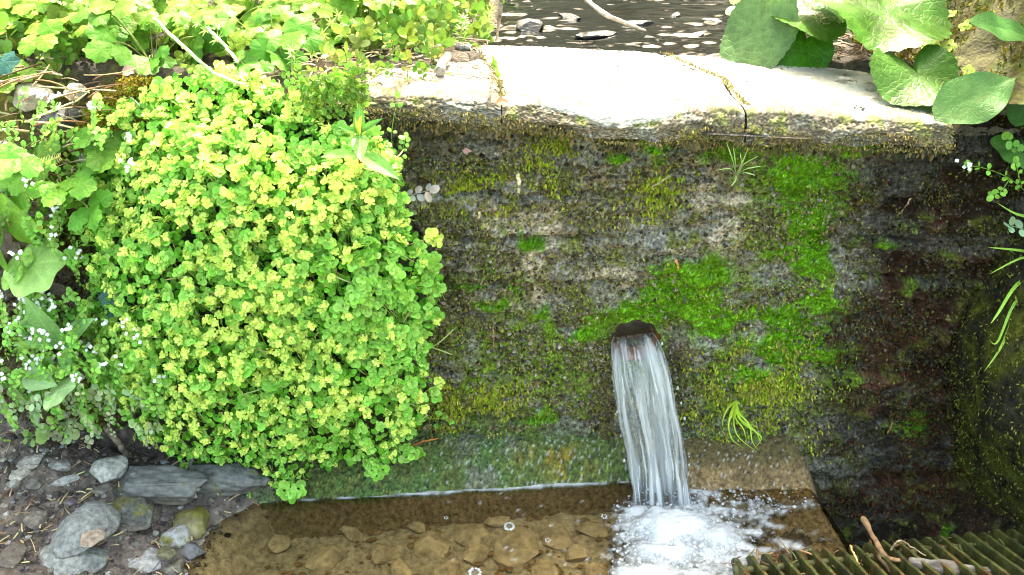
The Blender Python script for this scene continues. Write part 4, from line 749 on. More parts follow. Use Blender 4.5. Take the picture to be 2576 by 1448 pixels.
a = Acc(); i = pick(60000, WG ** 2 * (pv < 1090) * nohole); P = WP[i] + .001 * rng.standard_normal((len(i), 3)); g1 = sst(-.3, .4, cl2[i] + .4 * cl[i])[:, None]
a.inst(T_MINI, P, frames(norm(np.array([0, -.7, -.5]) + .6 * rng.standard_normal((len(i), 3))), norm(np.array([0, -.6, .8]) + .4 * rng.standard_normal((len(i), 3)))), .0012 + .0016 * rng.random(len(i)), np.clip((np.array([.075, .235, .006]) * g1 + np.array([.15, .235, .012]) * (1 - g1)) * (1 + .2 * rng.standard_normal((len(i), 1))), .004, 1))
a.build("velvet_moss", M['moss'], kind="stuff", label="bright velvety green moss patches on the wall round the outlet", cat="moss")
# fringe of the caps' front
a = Acc(); n = 9000; x = rng.uniform(XC0, XC1, n); dn = rng.random(n) ** .8; u, v = proj(np.stack([x, yfront(x), ztop(x) - .02], 1)); keep = dn > .25 + .55 * blobs(u, v, [(1550, 300, 120, 60), (1380, 290, 60, 50, .4)]) + .2 * fbm(x * 12, dn * 3, 0, 3, 1301); x, dn = x[keep], dn[keep]
P = np.stack([x, yfront(x) - .016 - .006 * rng.random(len(x)) + .02 * sst(.8, 1, dn), ztop(x) - .014 - (lip(x) - .010) * dn], 1)
tufts(a, P, [0, -1, 0], .002 + .006 * rng.random(len(x)) ** 2, choose(len(x), [(.20, .17, .08), (.12, .10, .05), (.28, .25, .05), (.16, .13, .08), (.35, .26, .08), (.09, .08, .06)]))
n = 260; x = rng.uniform(XC0, XC1, n); P = np.stack([x, yfront(x) - .006 - .012 * rng.random(n), cap_under(x) + .003 * rng.standard_normal(n)], 1); tufts(a, P, [0, -1, 0], .006 + .012 * rng.random(n) ** 2, choose(n, [(.15, .14, .05), (.18, .12, .05), (.10, .09, .05)]), hang=1.4, spread=.3)
for J in (J1, J2):
    n = 500; f = rng.random(n); q = hcap(np.interp(f, np.linspace(0, 1, len(J)), [p[0] for p in J]) + 5 * rng.standard_normal(n), np.interp(f, np.linspace(0, 1, len(J)), [p[1] for p in J])); tufts(a, q + [0, 0, -.001], [0, 0, 2], .003 + .004 * rng.random(n), choose(n, [(.22, .2, .05), (.14, .11, .07), (.3, .26, .1)]), hang=.2)
a.build("fringe_moss", M['moss'], kind="stuff", label="brown mossy fringe hanging along the front of the cap stones", cat="moss")
# moss on the slope at the right, the rock below, and the bank at the left
a = Acc(); n = 26000; u = rng.uniform(2180, 2640, n); v = rng.uniform(-60, 300, n); x, y = hcap(u, v)[:, 0], rng.uniform(.02, 1.3, n); x = rng.uniform(.72, 1.45, n); z = bank_z(x, y); P = np.stack([x, y, z], 1); cl_ = fbm(x * 14, y * 14, 0, 4, 1311)
P = P[cl_ > -.25]; a.inst(T_MINI, P, frames(norm(np.array([-.5, -.4, .6]) + .6 * rng.standard_normal((len(P), 3))), norm(np.array([0, -.8, .5]) + .4 * rng.standard_normal((len(P), 3)))), .005 + .007 * rng.random(len(P)), choose(len(P), [(.13, .12, .003), (.07, .085, .004), (.17, .12, .006), (.035, .055, .004)]))
i = rng.choice(len(MOSSROCK), 60000); tufts(a, MOSSROCK[i] + .007 * rng.standard_normal((len(i), 3)), [-.4, -1, 0], .003 + .006 * rng.random(len(i)), choose(len(i), [(.11, .13, .018), (.07, .08, .012), (.18, .18, .04), (.03, .035, .01), (.05, .03, .015)]))
n = 9000; u = rng.uniform(150, 400, n); v = rng.uniform(190, 440, n); ok = blobs(u, v, [(290, 300, 70, 70), (350, 220, 60, 30), (250, 340, 50, 60), (20, 320, 60, 40), (340, 390, 40, 30)]) > .3 + .3 * rng.random(n); P = hy(u[ok], v[ok], -.035 - .02 * rng.random(ok.sum())); tufts(a, P, [0, -1, .5], .004 + .006 * rng.random(len(P)), choose(len(P), [(.30, .21, .02), (.22, .2, .02), (.36, .28, .03), (.15, .12, .02)]), hang=.3)
a.build("bank_moss", M['moss'], kind="stuff", label="yellow-green moss on the slope at the upper right and the banks", cat="moss")

# ================================================================ THE SAXIFRAGE CUSHION
SP = [(400, 215), (470, 190), (560, 178), (640, 190), (740, 225), (780, 260), (790, 320), (880, 315), (960, 345), (1000, 395), (1010, 470), (1000, 540), (1040, 600), (1080, 640), (1090, 700), (1085, 760), (1105, 810), (1085, 860), (1070, 900), (1095, 960), (1085, 1010), (1050, 1060), (1030, 1110), (1045, 1150), (990, 1160), (930, 1172), (860, 1165), (800, 1195), (760, 1225), (700, 1225), (640, 1195), (560, 1190), (470, 1165), (400, 1125), (350, 1100), (320, 1040), (260, 1000), (225, 920), (240, 850), (215, 770), (230, 700), (208, 640), (235, 560), (250, 480), (300, 400), (330, 330), (240, 290), (235, 260), (330, 255)]
def bulge(u, v):
    e = edgedist(u, v, SP) * np.where(inpoly(u, v, SP), 1, 0); return .035 + .15 * np.sqrt(sst(-60, 230, e)) * sst(150, 420, v) + .03 * fbm(u / 170, v / 170, 0, 3, 1401) + .030 * fbm(u / 55, v / 48, 0, 3, 1402) + .012
sp = 17.0; gu, gv = np.meshgrid(np.arange(190, 1130, sp), np.arange(160, 1260, sp * .86)); gu = gu + (np.arange(gu.shape[0]) % 2)[:, None] * sp / 2
gu = gu.ravel() + rng.normal(0, 5.0, gu.size); gv = gv.ravel() + rng.normal(0, 6, gv.size)
edge_n = 42 * fbm(gu / 60, gv / 60, 0, 2, 1411); inn = inpoly(gu + edge_n, gv + edge_n * .7, SP) & (fbm(gu / 34, gv / 30, 0, 3, 1412) > -.2); gu, gv = gu[inn], gv[inn]
def snormal(u, v):
    e = 25.; bu = (bulge(u + e, v) - bulge(u - e, v)) / (2 * e * 8e-4); bv = (bulge(u, v + e) - bulge(u, v - e)) / (2 * e * 8e-4)
    return norm(np.stack([-bu * .5, -np.ones_like(bu) * .8, bv * .5 + .75], 1))
SG = np.array([.17, .45, .04]); SGL = np.array([.38, .64, .14]); YL = np.array([.80, .86, .22]); YG = np.array([.46, .68, .11])
a = Acc(); ydn = .46 + .45 * fbm(gu / 85, gv / 60, 0, 3, 1421) + .25 * blobs(gu, gv, [(560, 240, 200, 40), (420, 420, 150, 60), (520, 620, 160, 60), (760, 960, 150, 90), (560, 880, 160, 90), (800, 520, 160, 50)]) - .55 * blobs(gu, gv, [(950, 800, 110, 140), (640, 1150, 200, 50), (850, 1110, 100, 50), (1040, 760, 50, 60), (820, 380, 60, 50)])
isy = ydn + .36 * rng.standard_normal(len(gu)) > .50; B = bulge(gu, gv); HP = hy(gu, gv, -(B + .018 * rng.random(len(gu)))); HN = snormal(gu, gv); HN = norm(HN + .42 * rng.standard_normal(HN.shape))
def tangent(nv, ph):
    r_ = norm(np.cross(nv, [0.13, 1, .21])); s_ = np.cross(nv, r_); return r_ * np.cos(ph)[:, None] + s_ * np.sin(ph)[:, None]
def rosettes(acc, P, Nn, size, pairs=((1.0, .10, -.15), (.72, .35, .0), (.42, .8, .1)), tm=None, c0=SG, c1=SGL, hue=.05):
    n = len(P); ph0 = rng.random(n) * 6.28
    for k, (s_, lift, hgt) in enumerate(pairs):
        for q in range(4 if k == 0 else 2 if k > 1 else 3):
            ph = ph0 + q * 2 * math.pi / (4 if k == 0 else 2 if k > 1 else 3) + k * .9 + .2 * rng.standard_normal(n); t_ = tangent(Nn, ph); x_ = norm(t_ + Nn * lift * (1 + .3 * rng.standard_normal((n, 1)))); z_ = norm(Nn - t_ * lift * .8 + .15 * rng.standard_normal((n, 3)))
            mm = rng.random(n) * .8 + (.0 if k == 0 else .15); cc = (c0[None] * (1 - mm[:, None]) + c1[None] * mm[:, None]) * (1 + .12 * rng.standard_normal((n, 1))) * (1 + hue * rng.standard_normal((n, 3)))
            acc.inst(tm or (T_SAX if q % 2 else T_SAX2), P + Nn * (hgt * size)[:, None] * .35 + t_ * size[:, None] * .10, frames(x_, z_), size * s_ * (1 + .14 * rng.standard_normal(n)), np.clip(cc, .01, 1))
def flowerheads(acc, P, Nn, size, c0=YG, c1=YL):
    n = len(P); ph0 = rng.random(n) * 6.28
    for q in range(5):                # broad green-yellow bracts under the cluster
        ph = ph0 + q * 1.2566 + .25 * rng.standard_normal(n); t_ = tangent(Nn, ph); cc = np.clip(c0 * (1 + .15 * rng.standard_normal((n, 1))), .01, 1) if q % 2 else np.clip((c0 * .6 + c1 * .4) * (1 + .15 * rng.standard_normal((n, 1))), .01, 1)
        acc.inst(T_BR, P + t_ * size[:, None] * .25 - Nn * size[:, None] * .10, frames(norm(t_ + .15 * Nn), norm(Nn + .25 * rng.standard_normal((n, 3)))), size * .62 * (1 + .2 * rng.standard_normal(n)), cc)
    for q in range(15):               # small rounded bracts and sepals in little fours
        g = q // 4; ph = ph0 + g * 1.65 + .2; off = tangent(Nn, ph) * size[:, None] * (.42 if g < 3 else .02) * (1 + .3 * rng.standard_normal((n, 1))); pq = ph + (q % 4) * 1.57 + .2 * rng.standard_normal(n); t_ = tangent(Nn, pq)
        mm = np.clip(.55 + .35 * rng.standard_normal((n, 1)), 0, 1); acc.inst(T_BR, P + off + t_ * size[:, None] * .05 + Nn * size[:, None] * (.16 + .1 * rng.random((n, 1))), frames(norm(t_ + .3 * Nn), norm(Nn + .3 * rng.standard_normal((n, 3)))), size * .40 * (1 + .2 * rng.standard_normal(n)), np.clip((c0 * (1 - mm) + c1 * mm) * (1 + .1 * rng.standard_normal((n, 1))), .01, 1))
ny = isy.sum(); ng = (~isy).sum(); small = sst(1020, 1180, gv) * .35
rosettes(a, HP[~isy], HN[~isy], (.0075 + .0075 * rng.random(ng) ** 1.6) * (1 - small[~isy])); flowerheads(a, HP[isy] + HN[isy] * .010, HN[isy], (.0082 + .0040 * rng.random(ny)) * (1 - small[isy] * .5))
# second tier of green leaves a little deeper, third deeper still
for (dpt, sp2, sz) in ((.012, 16., .012), (.028, 18., .013), (.050, 22., .015)):
    g1, g2 = np.meshgrid(np.arange(195, 1120, sp2), np.arange(170, 1245, sp2 * .9)); g1 = g1.ravel() + rng.normal(0, 8, g1.size); g2 = g2.ravel() + rng.normal(0, 8, g2.size); e_ = 36 * fbm(g1 / 60, g2 / 60, 0, 2, 1411); k_ = inpoly(g1 + e_, g2 + e_ * .7, SP) & (rng.random(len(g1)) < .62 - 8 * (dpt - .014)); g1, g2 = g1[k_], g2[k_]
    p_ = hy(g1, g2, -(bulge(g1, g2) - dpt)); n_ = norm(snormal(g1, g2) + .5 * rng.standard_normal((len(g1), 3))); t_ = tangent(n_, rng.random(len(g1)) * 6.28); a.inst(T_SAX, p_, frames(t_, n_), sz * (.7 + .45 * rng.random(len(g1))), jit(len(g1), SG * 1.05, .15, .06)); k3 = rng.random(len(g1)) < .5
    a.inst(T_SAX2, p_[k3] + .006 * rng.standard_normal((k3.sum(), 3)), frames(-t_[k3] + .3 * n_[k3], n_[k3]), sz * (.6 + .4 * rng.random(k3.sum())), jit(k3.sum(), SG, .15, .06))
# stems running from the wall out to the heads
for k in range(0, len(HP), 1):
    if random.random() > .75: continue
    p = HP[k]; back_ = p + np.array([rng.normal(0, .012), .045 + .03 * random.random(), -.04 - .05 * random.random()]); md = (p + back_) / 2 + np.array([rng.normal(0, .008), -.012, -.01]); tube(a, bez(back_, md, p, 6), .0008 + .0004 * random.random(), jit(1, (.30, .42, .12))[0], 4)
for k in range(46):                   # long pale stems lying over the cushion
    u_, v_ = random.uniform(330, 1040), random.uniform(330, 1120)
    if not inpoly(np.array([u_]), np.array([v_]), SP)[0]: continue
    th = random.uniform(-.9, 2.2); Lg = random.uniform(25, 75); q = [(u_ + math.cos(th) * Lg * s + 8 * math.sin(s * 3 + k), v_ + math.sin(th) * Lg * s) for s in (0, .5, 1)]
    P = smooth_line([hy(a_, b_, -float(bulge(np.array([a_]), np.array([b_]))[0]) - .010 * (1 - abs(s * 2 - 1)) + .004) for (a_, b_), s in zip(q, (0, .5, 1))], 12); tube(a, P, .0012, jit(1, (.50, .52, .24))[0], 5)
a.build("saxifrage", M['sax'], kind="stuff", label="dense cushion of yellow-flowered golden saxifrage spilling down the wall", cat="ground cover plant")
# dark earth and old stems behind the cushion
g1 = np.arange(180, 1130, 9.); g2 = np.arange(160, 1260, 9.); U, V_ = np.meshgrid(g1, g2, indexing='ij'); U, V_ = U.ravel(), V_.ravel(); ins = inpoly(U, V_, SP); e_ = edgedist(U, V_, SP) * ins
dep = -np.maximum(-.01, bulge(U, V_) - .085) + .012 * fbm(U / 30, V_ / 30, 0, 3, 1431); P = hy(U, V_, dep); Q = gridq(len(g1), len(g2)); Q = Q[(e_[Q] > 8).all(1)]
a = Acc(); a.add(P, None, Q, np.clip(np.array([.05, .06, .025]) * (1 + .6 * fbm(U / 15, V_ / 15, 0, 3, 5))[:, None], .01, 1)); a.build("earth_mound", M['mud'], kind="structure")

# ================================================================ SINGLE PLANTS
def leaf(parent, tm, base, tip, nh, col, m='leaf', ws=1.0, name="leaf", label=None):
    base = np.asarray(base, float); tip = np.asarray(tip, float); L_ = np.linalg.norm(tip - base); fr = frames((tip - base)[None], np.asarray(nh, float)[None]); V, T, Q, tint = tm; W = V * [1, ws, 1]
    a = Acc(); a.inst((W, T, Q, tint), base[None], fr, L_, np.asarray(col, float)[None]); return a.build(name, M[m], parent, label=label)
def stem(parent, L, r, col, name="stem", taper=.6, n=20, m='leaf'):
    P = smooth_line(np.array(L), n); a = Acc(); tube(a, P, r * np.linspace(1, taper, n), col, 8); return a.build(name, M[m], parent)
def root(name, p, label, cat, group=None):
    e = empty(name, p, label, cat, group); e['_w'] = [float(q) for q in p]; return e
CAMN = np.array([0, -.75, .65])
# willowherb
Y0 = -.165
pw = root("willowherb", hy(910, 515, Y0 + .03), "tall lance-leaved green plant with a red stem at the right edge of the saxifrage", "plant")
stem(pw, [hy(915, 520, Y0 + .05), hy(908, 450, Y0 + .01), hy(906, 390, Y0 - .02), hy(905, 330, Y0 - .05), hy(904, 300, Y0 - .055)], .0036, (.26, .075, .03)); LG = (.10, .25, .045)
TW = lance(.145, .12, .3, 14, .95, vein=1.3)
leaf(pw, TW, hy(906, 388, Y0 - .02), hy(1001, 441, Y0 - .08), CAMN + [.2, 0, .2], LG, ws=1.05); leaf(pw, TW, hy(903, 392, Y0 - .02), hy(812, 384, Y0 - .08), CAMN + [-.1, 0, .4], LG)
leaf(pw, TW, hy(904, 458, Y0 + .0), hy(866, 505, Y0 - .06), CAMN + [-.4, 0, 0], (.20, .44, .08), ws=1.1); leaf(pw, TW, hy(908, 418, Y0), hy(975, 430, Y0 - .03), CAMN + [0, 0, .6], (.15, .34, .06), ws=.8)
leaf(pw, TW, hy(904, 345, Y0 - .045), hy(903, 262, Y0 - .04), CAMN + [0, -.5, -.2], LG, ws=1.2); leaf(pw, TW, hy(905, 340, Y0 - .05), hy(906, 396, Y0 - .12), CAMN + [0, 0, .5], (.12, .28, .06), ws=1.15)
leaf(pw, TW, hy(905, 333, Y0 - .05), hy(957, 297, Y0 - .07), CAMN, LG, ws=.75); leaf(pw, TW, hy(903, 335, Y0 - .05), hy(848, 314, Y0 - .07), CAMN, LG, ws=.75)
leaf(pw, TW, hy(904, 340, Y0 - .06), hy(903, 296, Y0 - .09), CAMN, (.34, .52, .04), ws=.6); leaf(pw, TW, hy(904, 338, Y0 - .06), hy(893, 300, Y0 - .075), CAMN, (.34, .52, .05), ws=.4)
# outlying saxifrage sprigs
def sprig(L, heads, label, r=.0012, yellow=(), size=.0145, group="outlying saxifrage sprigs"):
    """L: stem in picture points with distance; heads: points on it carrying a rosette or a flower head"""
    P = [hy(*q) for q in L]; e = root("saxifrage_sprig", P[0], label, "plant sprig", group); stem(e, P, r, (.40, .48, .18)); 
    for k, q in enumerate(heads):
        p = hy(*q)[None]; a = Acc(); nn_ = norm(CAMN[None] + .25 * rng.standard_normal((1, 3)))
        if k in yellow: flowerheads(a, p, nn_, np.array([size * 1.15])); a.build("flower_head", M['sax'], e)
        else: rosettes(a, p, nn_, np.array([size])); a.build("leaf_rosette", M['sax'], e)
sprig([(1010, 625, -.10), (1040, 612, -.12), (1075, 602, -.13)], [(1083, 597, -.135), (1100, 604, -.13)], "yellow flower head reaching right over the bare wall, on its own pale stem", yellow=(0, 1))
sprig([(1040, 640, -.09), (1080, 662, -.10)], [(1097, 668, -.11), (1094, 650, -.10), (1085, 684, -.10)], "round green rosette jutting from the cushion under the lone flower head")
sprig([(1030, 870, -.08), (1075, 878, -.09), (1110, 858, -.10), (1140, 830, -.10)], [], "bare forked pale stem reaching right beyond the cushion, upper one", r=.0018)
sprig([(1045, 865, -.08), (1090, 876, -.09), (1138, 893, -.10)], [], "bare pale stem drooping right below the forked one", r=.0016)
sprig([(1060, 780, -.08), (1090, 795, -.09)], [(1097, 797, -.095), (1085, 812, -.09)], "small rosette at the cushion's right edge level with the top of the pipe")
sprig([(930, 1150, -.10), (945, 1175, -.115)], [(935, 1185, -.12), (948, 1198, -.125), (962, 1182, -.115)], "little sprig hanging over the green ledge by a yellow leaf")
sprig([(700, 1180, -.10), (725, 1220, -.12)], [(738, 1245, -.135), (715, 1235, -.13), (750, 1230, -.13)], "large pale rosette dangling down to the water line", size=.017)
sprig([(620, 1200, -.10), (600, 1240, -.115), (590, 1270, -.13)], [(583, 1280, -.14), (605, 1255, -.13), (590, 1245, -.125), (620, 1235, -.12)], "sprig with loose round leaves hanging to the tip of the pool", size=.013)
sprig([(455, 1160, -.09), (470, 1185, -.10)], [(478, 1195, -.11), (462, 1178, -.10)], "sprig over the left end of the blue grey rock", size=.014)
sprig([(1050, 1020, -.08), (1085, 990, -.09), (1105, 960, -.09)], [(1108, 962, -.09), (1092, 985, -.09), (1098, 1000, -.09)], "sprig at the cushion's right edge above the small green seedlings", yellow=(0,), size=.012)
sprig([(1095, 1060, -.02), (1105, 1045, -.03)], [(1105, 1040, -.035), (1120, 1052, -.03), (1098, 1072, -.03), (1135, 1062, -.02)], "cluster of tiny green seedlings low on the wall left of the jet", size=.007)
sprig([(1000, 1125, -.09), (1030, 1135, -.10)], [(1040, 1142, -.10), (1022, 1150, -.10), (1055, 1138, -.09)], "three rosettes at the cushion's lower right corner over the ledge")

# pinnate bittercress
WHITE = (.85, .85, .88)
def cress_geo(acc, L, pairs, lf, col, flowers=0, facc=None, r=.0008):
    P = smooth_line(np.array(L), 14); tube(acc, P, np.linspace(r, r * .6, 14), np.asarray(col) * .9, 4); n = pairs; ts = np.linspace(.12, .95, n); tg = norm(P[-1] - P[0]); sd = norm(np.cross(tg, CAMN)); pos = []; xs = []; sc = []
    for q, t in enumerate(ts):
        p = P[int(t * 13)]
        for sg in (-1, 1): pos.append(p); xs.append(sd * sg + tg * .35 + .25 * rng.standard_normal(3)); sc.append(lf * (.7 + .5 * t) * random.uniform(.8, 1.15))
    pos.append(P[-1]); xs.append(tg); sc.append(lf * 1.4); pos = np.array(pos); xs = norm(np.array(xs)); acc.inst(T_ROUND, pos + xs * .002, frames(xs, norm(CAMN + .4 * rng.standard_normal((len(pos), 3)))), np.array(sc), jit(len(pos), col, .14, .06))
    for _ in range(flowers):
        c_ = P[-1] + .006 * rng.standard_normal(3) + tg * .004; ph = random.random() * 3; nn_ = norm(CAMN + .3 * rng.standard_normal(3))[None]
        for q in range(4): (facc or acc).inst(T_BR, c_[None], frames(tangent(nn_, np.array([ph + q * 1.57])), nn_), .0038, np.array([WHITE]))
CG = (.26, .50, .09); CGP = (.42, .52, .28)
a = Acc(); fl = Acc()
for k in range(900):
    u_, v_ = random.uniform(-30, 430), random.uniform(250, 1110)
    den = float(blobs(np.array([u_]), np.array([v_]), [(110, 930, 170, 120, 1.2), (250, 1010, 130, 80, 1.0), (60, 830, 110, 80), (180, 620, 70, 120, .5), (60, 540, 80, 60, .55), (340, 1060, 90, 50, .9), (130, 1060, 110, 30, .8), (200, 440, 60, 50, .7), (300, 470, 40, 90, .6), (240, 350, 60, 60, .5), (60, 340, 70, 50, .45), (150, 560, 80, 70, .6)])[0])
    if random.random() > den * 1.05: continue
    if 90 < u_ < 200 and 660 < v_ < 760: continue
    y_ = -.04 - .10 * random.random() - .04 * (v_ > 850); b_ = hy(u_, v_ + 20, y_ + .02); th = random.gauss(-math.pi / 2, .9); ln = random.uniform(25, 55); tip_ = hy(u_ + math.cos(th) * ln, v_ + math.sin(th) * ln, y_ - .03); md = (b_ + tip_) / 2 + [.004 * random.gauss(0, 1), -.012, .008]
    pale = v_ > 1000 and random.random() < .6; cress_geo(a, [b_, md, tip_], random.randint(4, 6), random.uniform(.006, .010) * (1.15 if v_ > 980 else 1), jit(1, CGP if pale else CG)[0], 0)
    if random.random() < .22 and v_ < 1010: cress_geo(a, [tip_, tip_ + [.003, -.004, .012]], 1, .004, CG, 5, fl)
a.build("bittercress", M['leaf'], kind="stuff", label="tangle of small-leaved bittercress on the bank at the left", cat="ground cover plant")
fl.build("bittercress_flowers", M['petal'], kind="stuff", label="scattered tiny white flowers over the bittercress at the left", cat="flowers")
def cress(L, label, pairs=5, lf=.009, col=CG, flowers=0, side=()):
    P = [hy(*q) for q in L]; e = root("bittercress_sprig", P[0], label, "plant sprig", "single bittercress sprigs"); a = Acc(); f = Acc(); cress_geo(a, P, pairs, lf, col, flowers, f)
    for q in side: cress_geo(a, [hy(*z_) for z_ in q], 4, lf, col, 0)
    a.build("leafy_stem", M['leaf'], e)
    if flowers: f.build("flowers", M['petal'], e)
cress([(1000, 500, -.06), (995, 420, -.07), (985, 340, -.07), (1000, 250, -.07)], "slender upright weed against the wall right of the red-stemmed plant", 5, .008, CG, 0, [((990, 400, -.07), (960, 350, -.08), (945, 330, -.08)), ((998, 410, -.07), (1015, 370, -.08), (1018, 350, -.08))])
cress([(1000, 500, -.07), (1040, 490, -.08), (1078, 480, -.08)], "pale mauve-leaved sprig reaching right over the wall", 4, .013, (.42, .40, .38))
cress([(1010, 540, -.06), (1040, 525, -.07), (1060, 505, -.07)], "green and purple sprig just under the mauve-leaved one", 4, .010, (.30, .28, .20))
cress([(2600, 500, .0), (2540, 450, -.04), (2480, 425, -.06), (2440, 418, -.06)], "leafy sprig with white flowers reaching in from the right edge", 6, .009, (.20, .42, .05), 6, [((2540, 450, -.05), (2520, 480, -.06), (2500, 490, -.06)), ((2570, 470, -.03), (2560, 430, -.05), (2555, 410, -.05))])
cress([(2600, 590, .0), (2570, 575, -.03), (2545, 570, -.04)], "pale round-leaved sprig at the right edge under the flowering one", 3, .015, (.36, .52, .30))
cress([(2600, 400, .02), (2560, 380, -.0), (2540, 350, -.0)], "round-leaved sprig at the right edge below the big glossy leaf", 4, .013, (.18, .40, .06))
cress([(2600, 690, .0), (2572, 680, -.02), (2550, 640, -.03)], "small sprig among the grass blades at the right edge", 4, .008, (.16, .36, .05))
cress([(1245, 165, .0), (1240, 150, .0), (1252, 178, .02)], "tiny weed rooted in the left joint of the cap stones", 4, .010, (.25, .42, .05))
cress([(60, 1100, -.10), (85, 1105, -.12), (110, 1085, -.13)], "round-leaved sprig drooping over the mud at the left", 4, .017, (.26, .42, .12))
cress([(150, 1080, -.10), (170, 1100, -.12), (190, 1075, -.13)], "pale round-leaved sprig right of the drooping one", 4, .016, (.32, .42, .20))
cress([(745, 330, -.05), (740, 270, -.05), (735, 215, -.04)], "spindly green weed in front of the buried cap stone", 4, .007, CG, 0)
cress([(1890, 110, .45), (1860, 60, .45), (1855, 10, .4)], "young round-leaved shoot at the brook's right side", 3, .022, (.30, .48, .16))

# broad pale leaf plants at the left
T_LOB = polar(lambda th: .5 * (1 + .10 * np.cos(6 * th) + .05 * np.cos(th)) * (1 - .45 * np.exp(-((np.abs(th - math.pi)) / .3) ** 2)), 72, 8, .5, -.12, 1.0, .97, .03, 4, veins=6, vcol=1.25, vz=.02)
e = root("lobed_leaf_plant", hy(60, 760, -.04), "plant with big pale lobed leaves at the left edge above the dark hole", "plant")
leaf(e, T_LOB, hy(45, 615, -.10), hy(115, 720, -.17), CAMN, (.36, .56, .16)); leaf(e, T_LOB, hy(35, 610, -.09), hy(10, 500, -.13), CAMN, (.26, .50, .07)); leaf(e, T_LOB, hy(10, 640, -.08), hy(-30, 560, -.14), CAMN + [0, 0, .3], (.24, .46, .08)); leaf(e, T_LOB, hy(30, 640, -.09), hy(45, 700, -.16), CAMN + [-.3, 0, 0], (.28, .5, .10)); leaf(e, T_LOB, hy(20, 500, -.08), hy(75, 470, -.12), CAMN, (.20, .42, .05))
stem(e, [hy(50, 760, -.03), hy(60, 690, -.08), hy(48, 618, -.10)], .002, (.3, .45, .12))
e = root("lance_leaf_plant", hy(150, 880, -.08), "rosette of long pale lance leaves in the bittercress at the left", "plant")
for (b_, t_, w_) in (((160, 880, -.13), (60, 765, -.19), 1.1), ((150, 870, -.13), (40, 860, -.20), .9), ((165, 870, -.13), (215, 800, -.18), 1.1), ((160, 880, -.14), (170, 935, -.2), 1.2), ((160, 850, -.12), (70, 815, -.18), .9), ((90, 815, -.12), (45, 790, -.2), 1.0)): leaf(e, TW, hy(*b_), hy(*t_), CAMN + [0, 0, .3], (.26, .48, .17), ws=w_)
e = root("round_leaf_plant", hy(140, 980, -.12), "single broad pale leaf low in the bittercress at the left", "plant"); leaf(e, T_LOB, hy(140, 960, -.16), hy(150, 1010, -.22), CAMN, (.38, .56, .24))
e = root("spoon_leaf_plant", hy(90, 1000, -.12), "pair of dull pale leaves half hidden at the left edge", "plant"); leaf(e, T_LANCE, hy(60, 940, -.16), hy(120, 965, -.2), CAMN, (.30, .46, .2), ws=1.8); leaf(e, T_LANCE, hy(60, 1010, -.16), hy(20, 990, -.2), CAMN, (.26, .42, .14), ws=1.8)
for k, (u_, v_, c_, lb) in enumerate([(10, 155, (.03, .10, .08), "blue-green ivy leaf at the upper left edge"), (290, 770, (.06, .16, .12), "dark ivy leaf on the left of the saxifrage, lower one"), (275, 510 + 230, (.10, .22, .18), "dull blue ivy leaf beside the white flowers"), (320, 505, (.07, .17, .10), "small dark ivy leaf at the saxifrage's left edge")]):
    e = root("ivy_leaf", hy(u_, v_, -.05), lb, "leaf", "ivy leaves"); leaf(e, T_LOB, hy(u_ - 12, v_ - 20, -.10), hy(u_ + 15, v_ + 25, -.13), CAMN, c_); stem(e, [hy(u_ - 12, v_ - 50, -.03), hy(u_ - 16, v_ - 32, -.07), hy(u_ - 9, v_ - 14, -.10)], .001, (.2, .15, .08))

# grass
def grass(name, label, blades, wd=.0022, col=(.30, .50, .06), tip=(.38, .52, .10), cat="grass tuft", group=None):
    e = root(name, hy(*blades[0][0]), label, cat, group)
    for bl in blades:
        P = smooth_line([hy(*q) for q in bl], 18); a = Acc(); ribbon(a, P, wd * random.uniform(.8, 1.2), CAMN + [0, 0, .2], jit(1, col)[0], 1.0, .5, tip); a.build("blade", M['leaf'], e)
b0 = (1852, 440, -.02)
grass("grass_tuft", "small pale grass tuft growing from the moss patch under the caps", [(b0, (1870, 415, -.05), (1908, 393, -.07)), (b0, (1850, 410, -.05), (1845, 372, -.05)), (b0, (1868, 408, -.05), (1880, 378, -.06)), (b0, (1835, 425, -.05), (1800, 430, -.06)), (b0, (1880, 425, -.06), (1920, 418, -.07)), (b0, (1842, 400, -.05), (1828, 360, -.05)), (b0, (1850, 455, -.05), (1838, 470, -.06)), (b0, (1875, 435, -.06), (1900, 442, -.07)), (b0, (1865, 420, -.06), (1862, 385, -.08))], .0015, (.42, .58, .22), (.45, .6, .2), group="grass tufts on the wall")
b1 = (1853, 1008, -.03)
grass("grass_tuft", "bright yellow-green grass tuft hanging down right of the jet", [(b1, (1835, 1050, -.07), (1838, 1100, -.09), (1870, 1128, -.10)), (b1, (1858, 1050, -.08), (1900, 1085, -.11), (1914, 1118, -.12)), (b1, (1846, 1060, -.08), (1858, 1100, -.10), (1905, 1138, -.12)), (b1, (1830, 1030, -.06), (1818, 1060, -.07), (1820, 1085, -.07)), (b1, (1860, 1040, -.08), (1885, 1070, -.11), (1892, 1110, -.13), (1908, 1135, -.13)), (b1, (1840, 1045, -.07), (1832, 1075, -.09), (1845, 1112, -.10)), (b1, (1850, 1050, -.08), (1870, 1080, -.11), (1880, 1118, -.12)), (b1, (1865, 1060, -.09), (1905, 1090, -.12), (1915, 1105, -.13), (1898, 1130, -.13))], .0019, (.40, .56, .05), (.36, .58, .06), group="grass tufts on the wall")
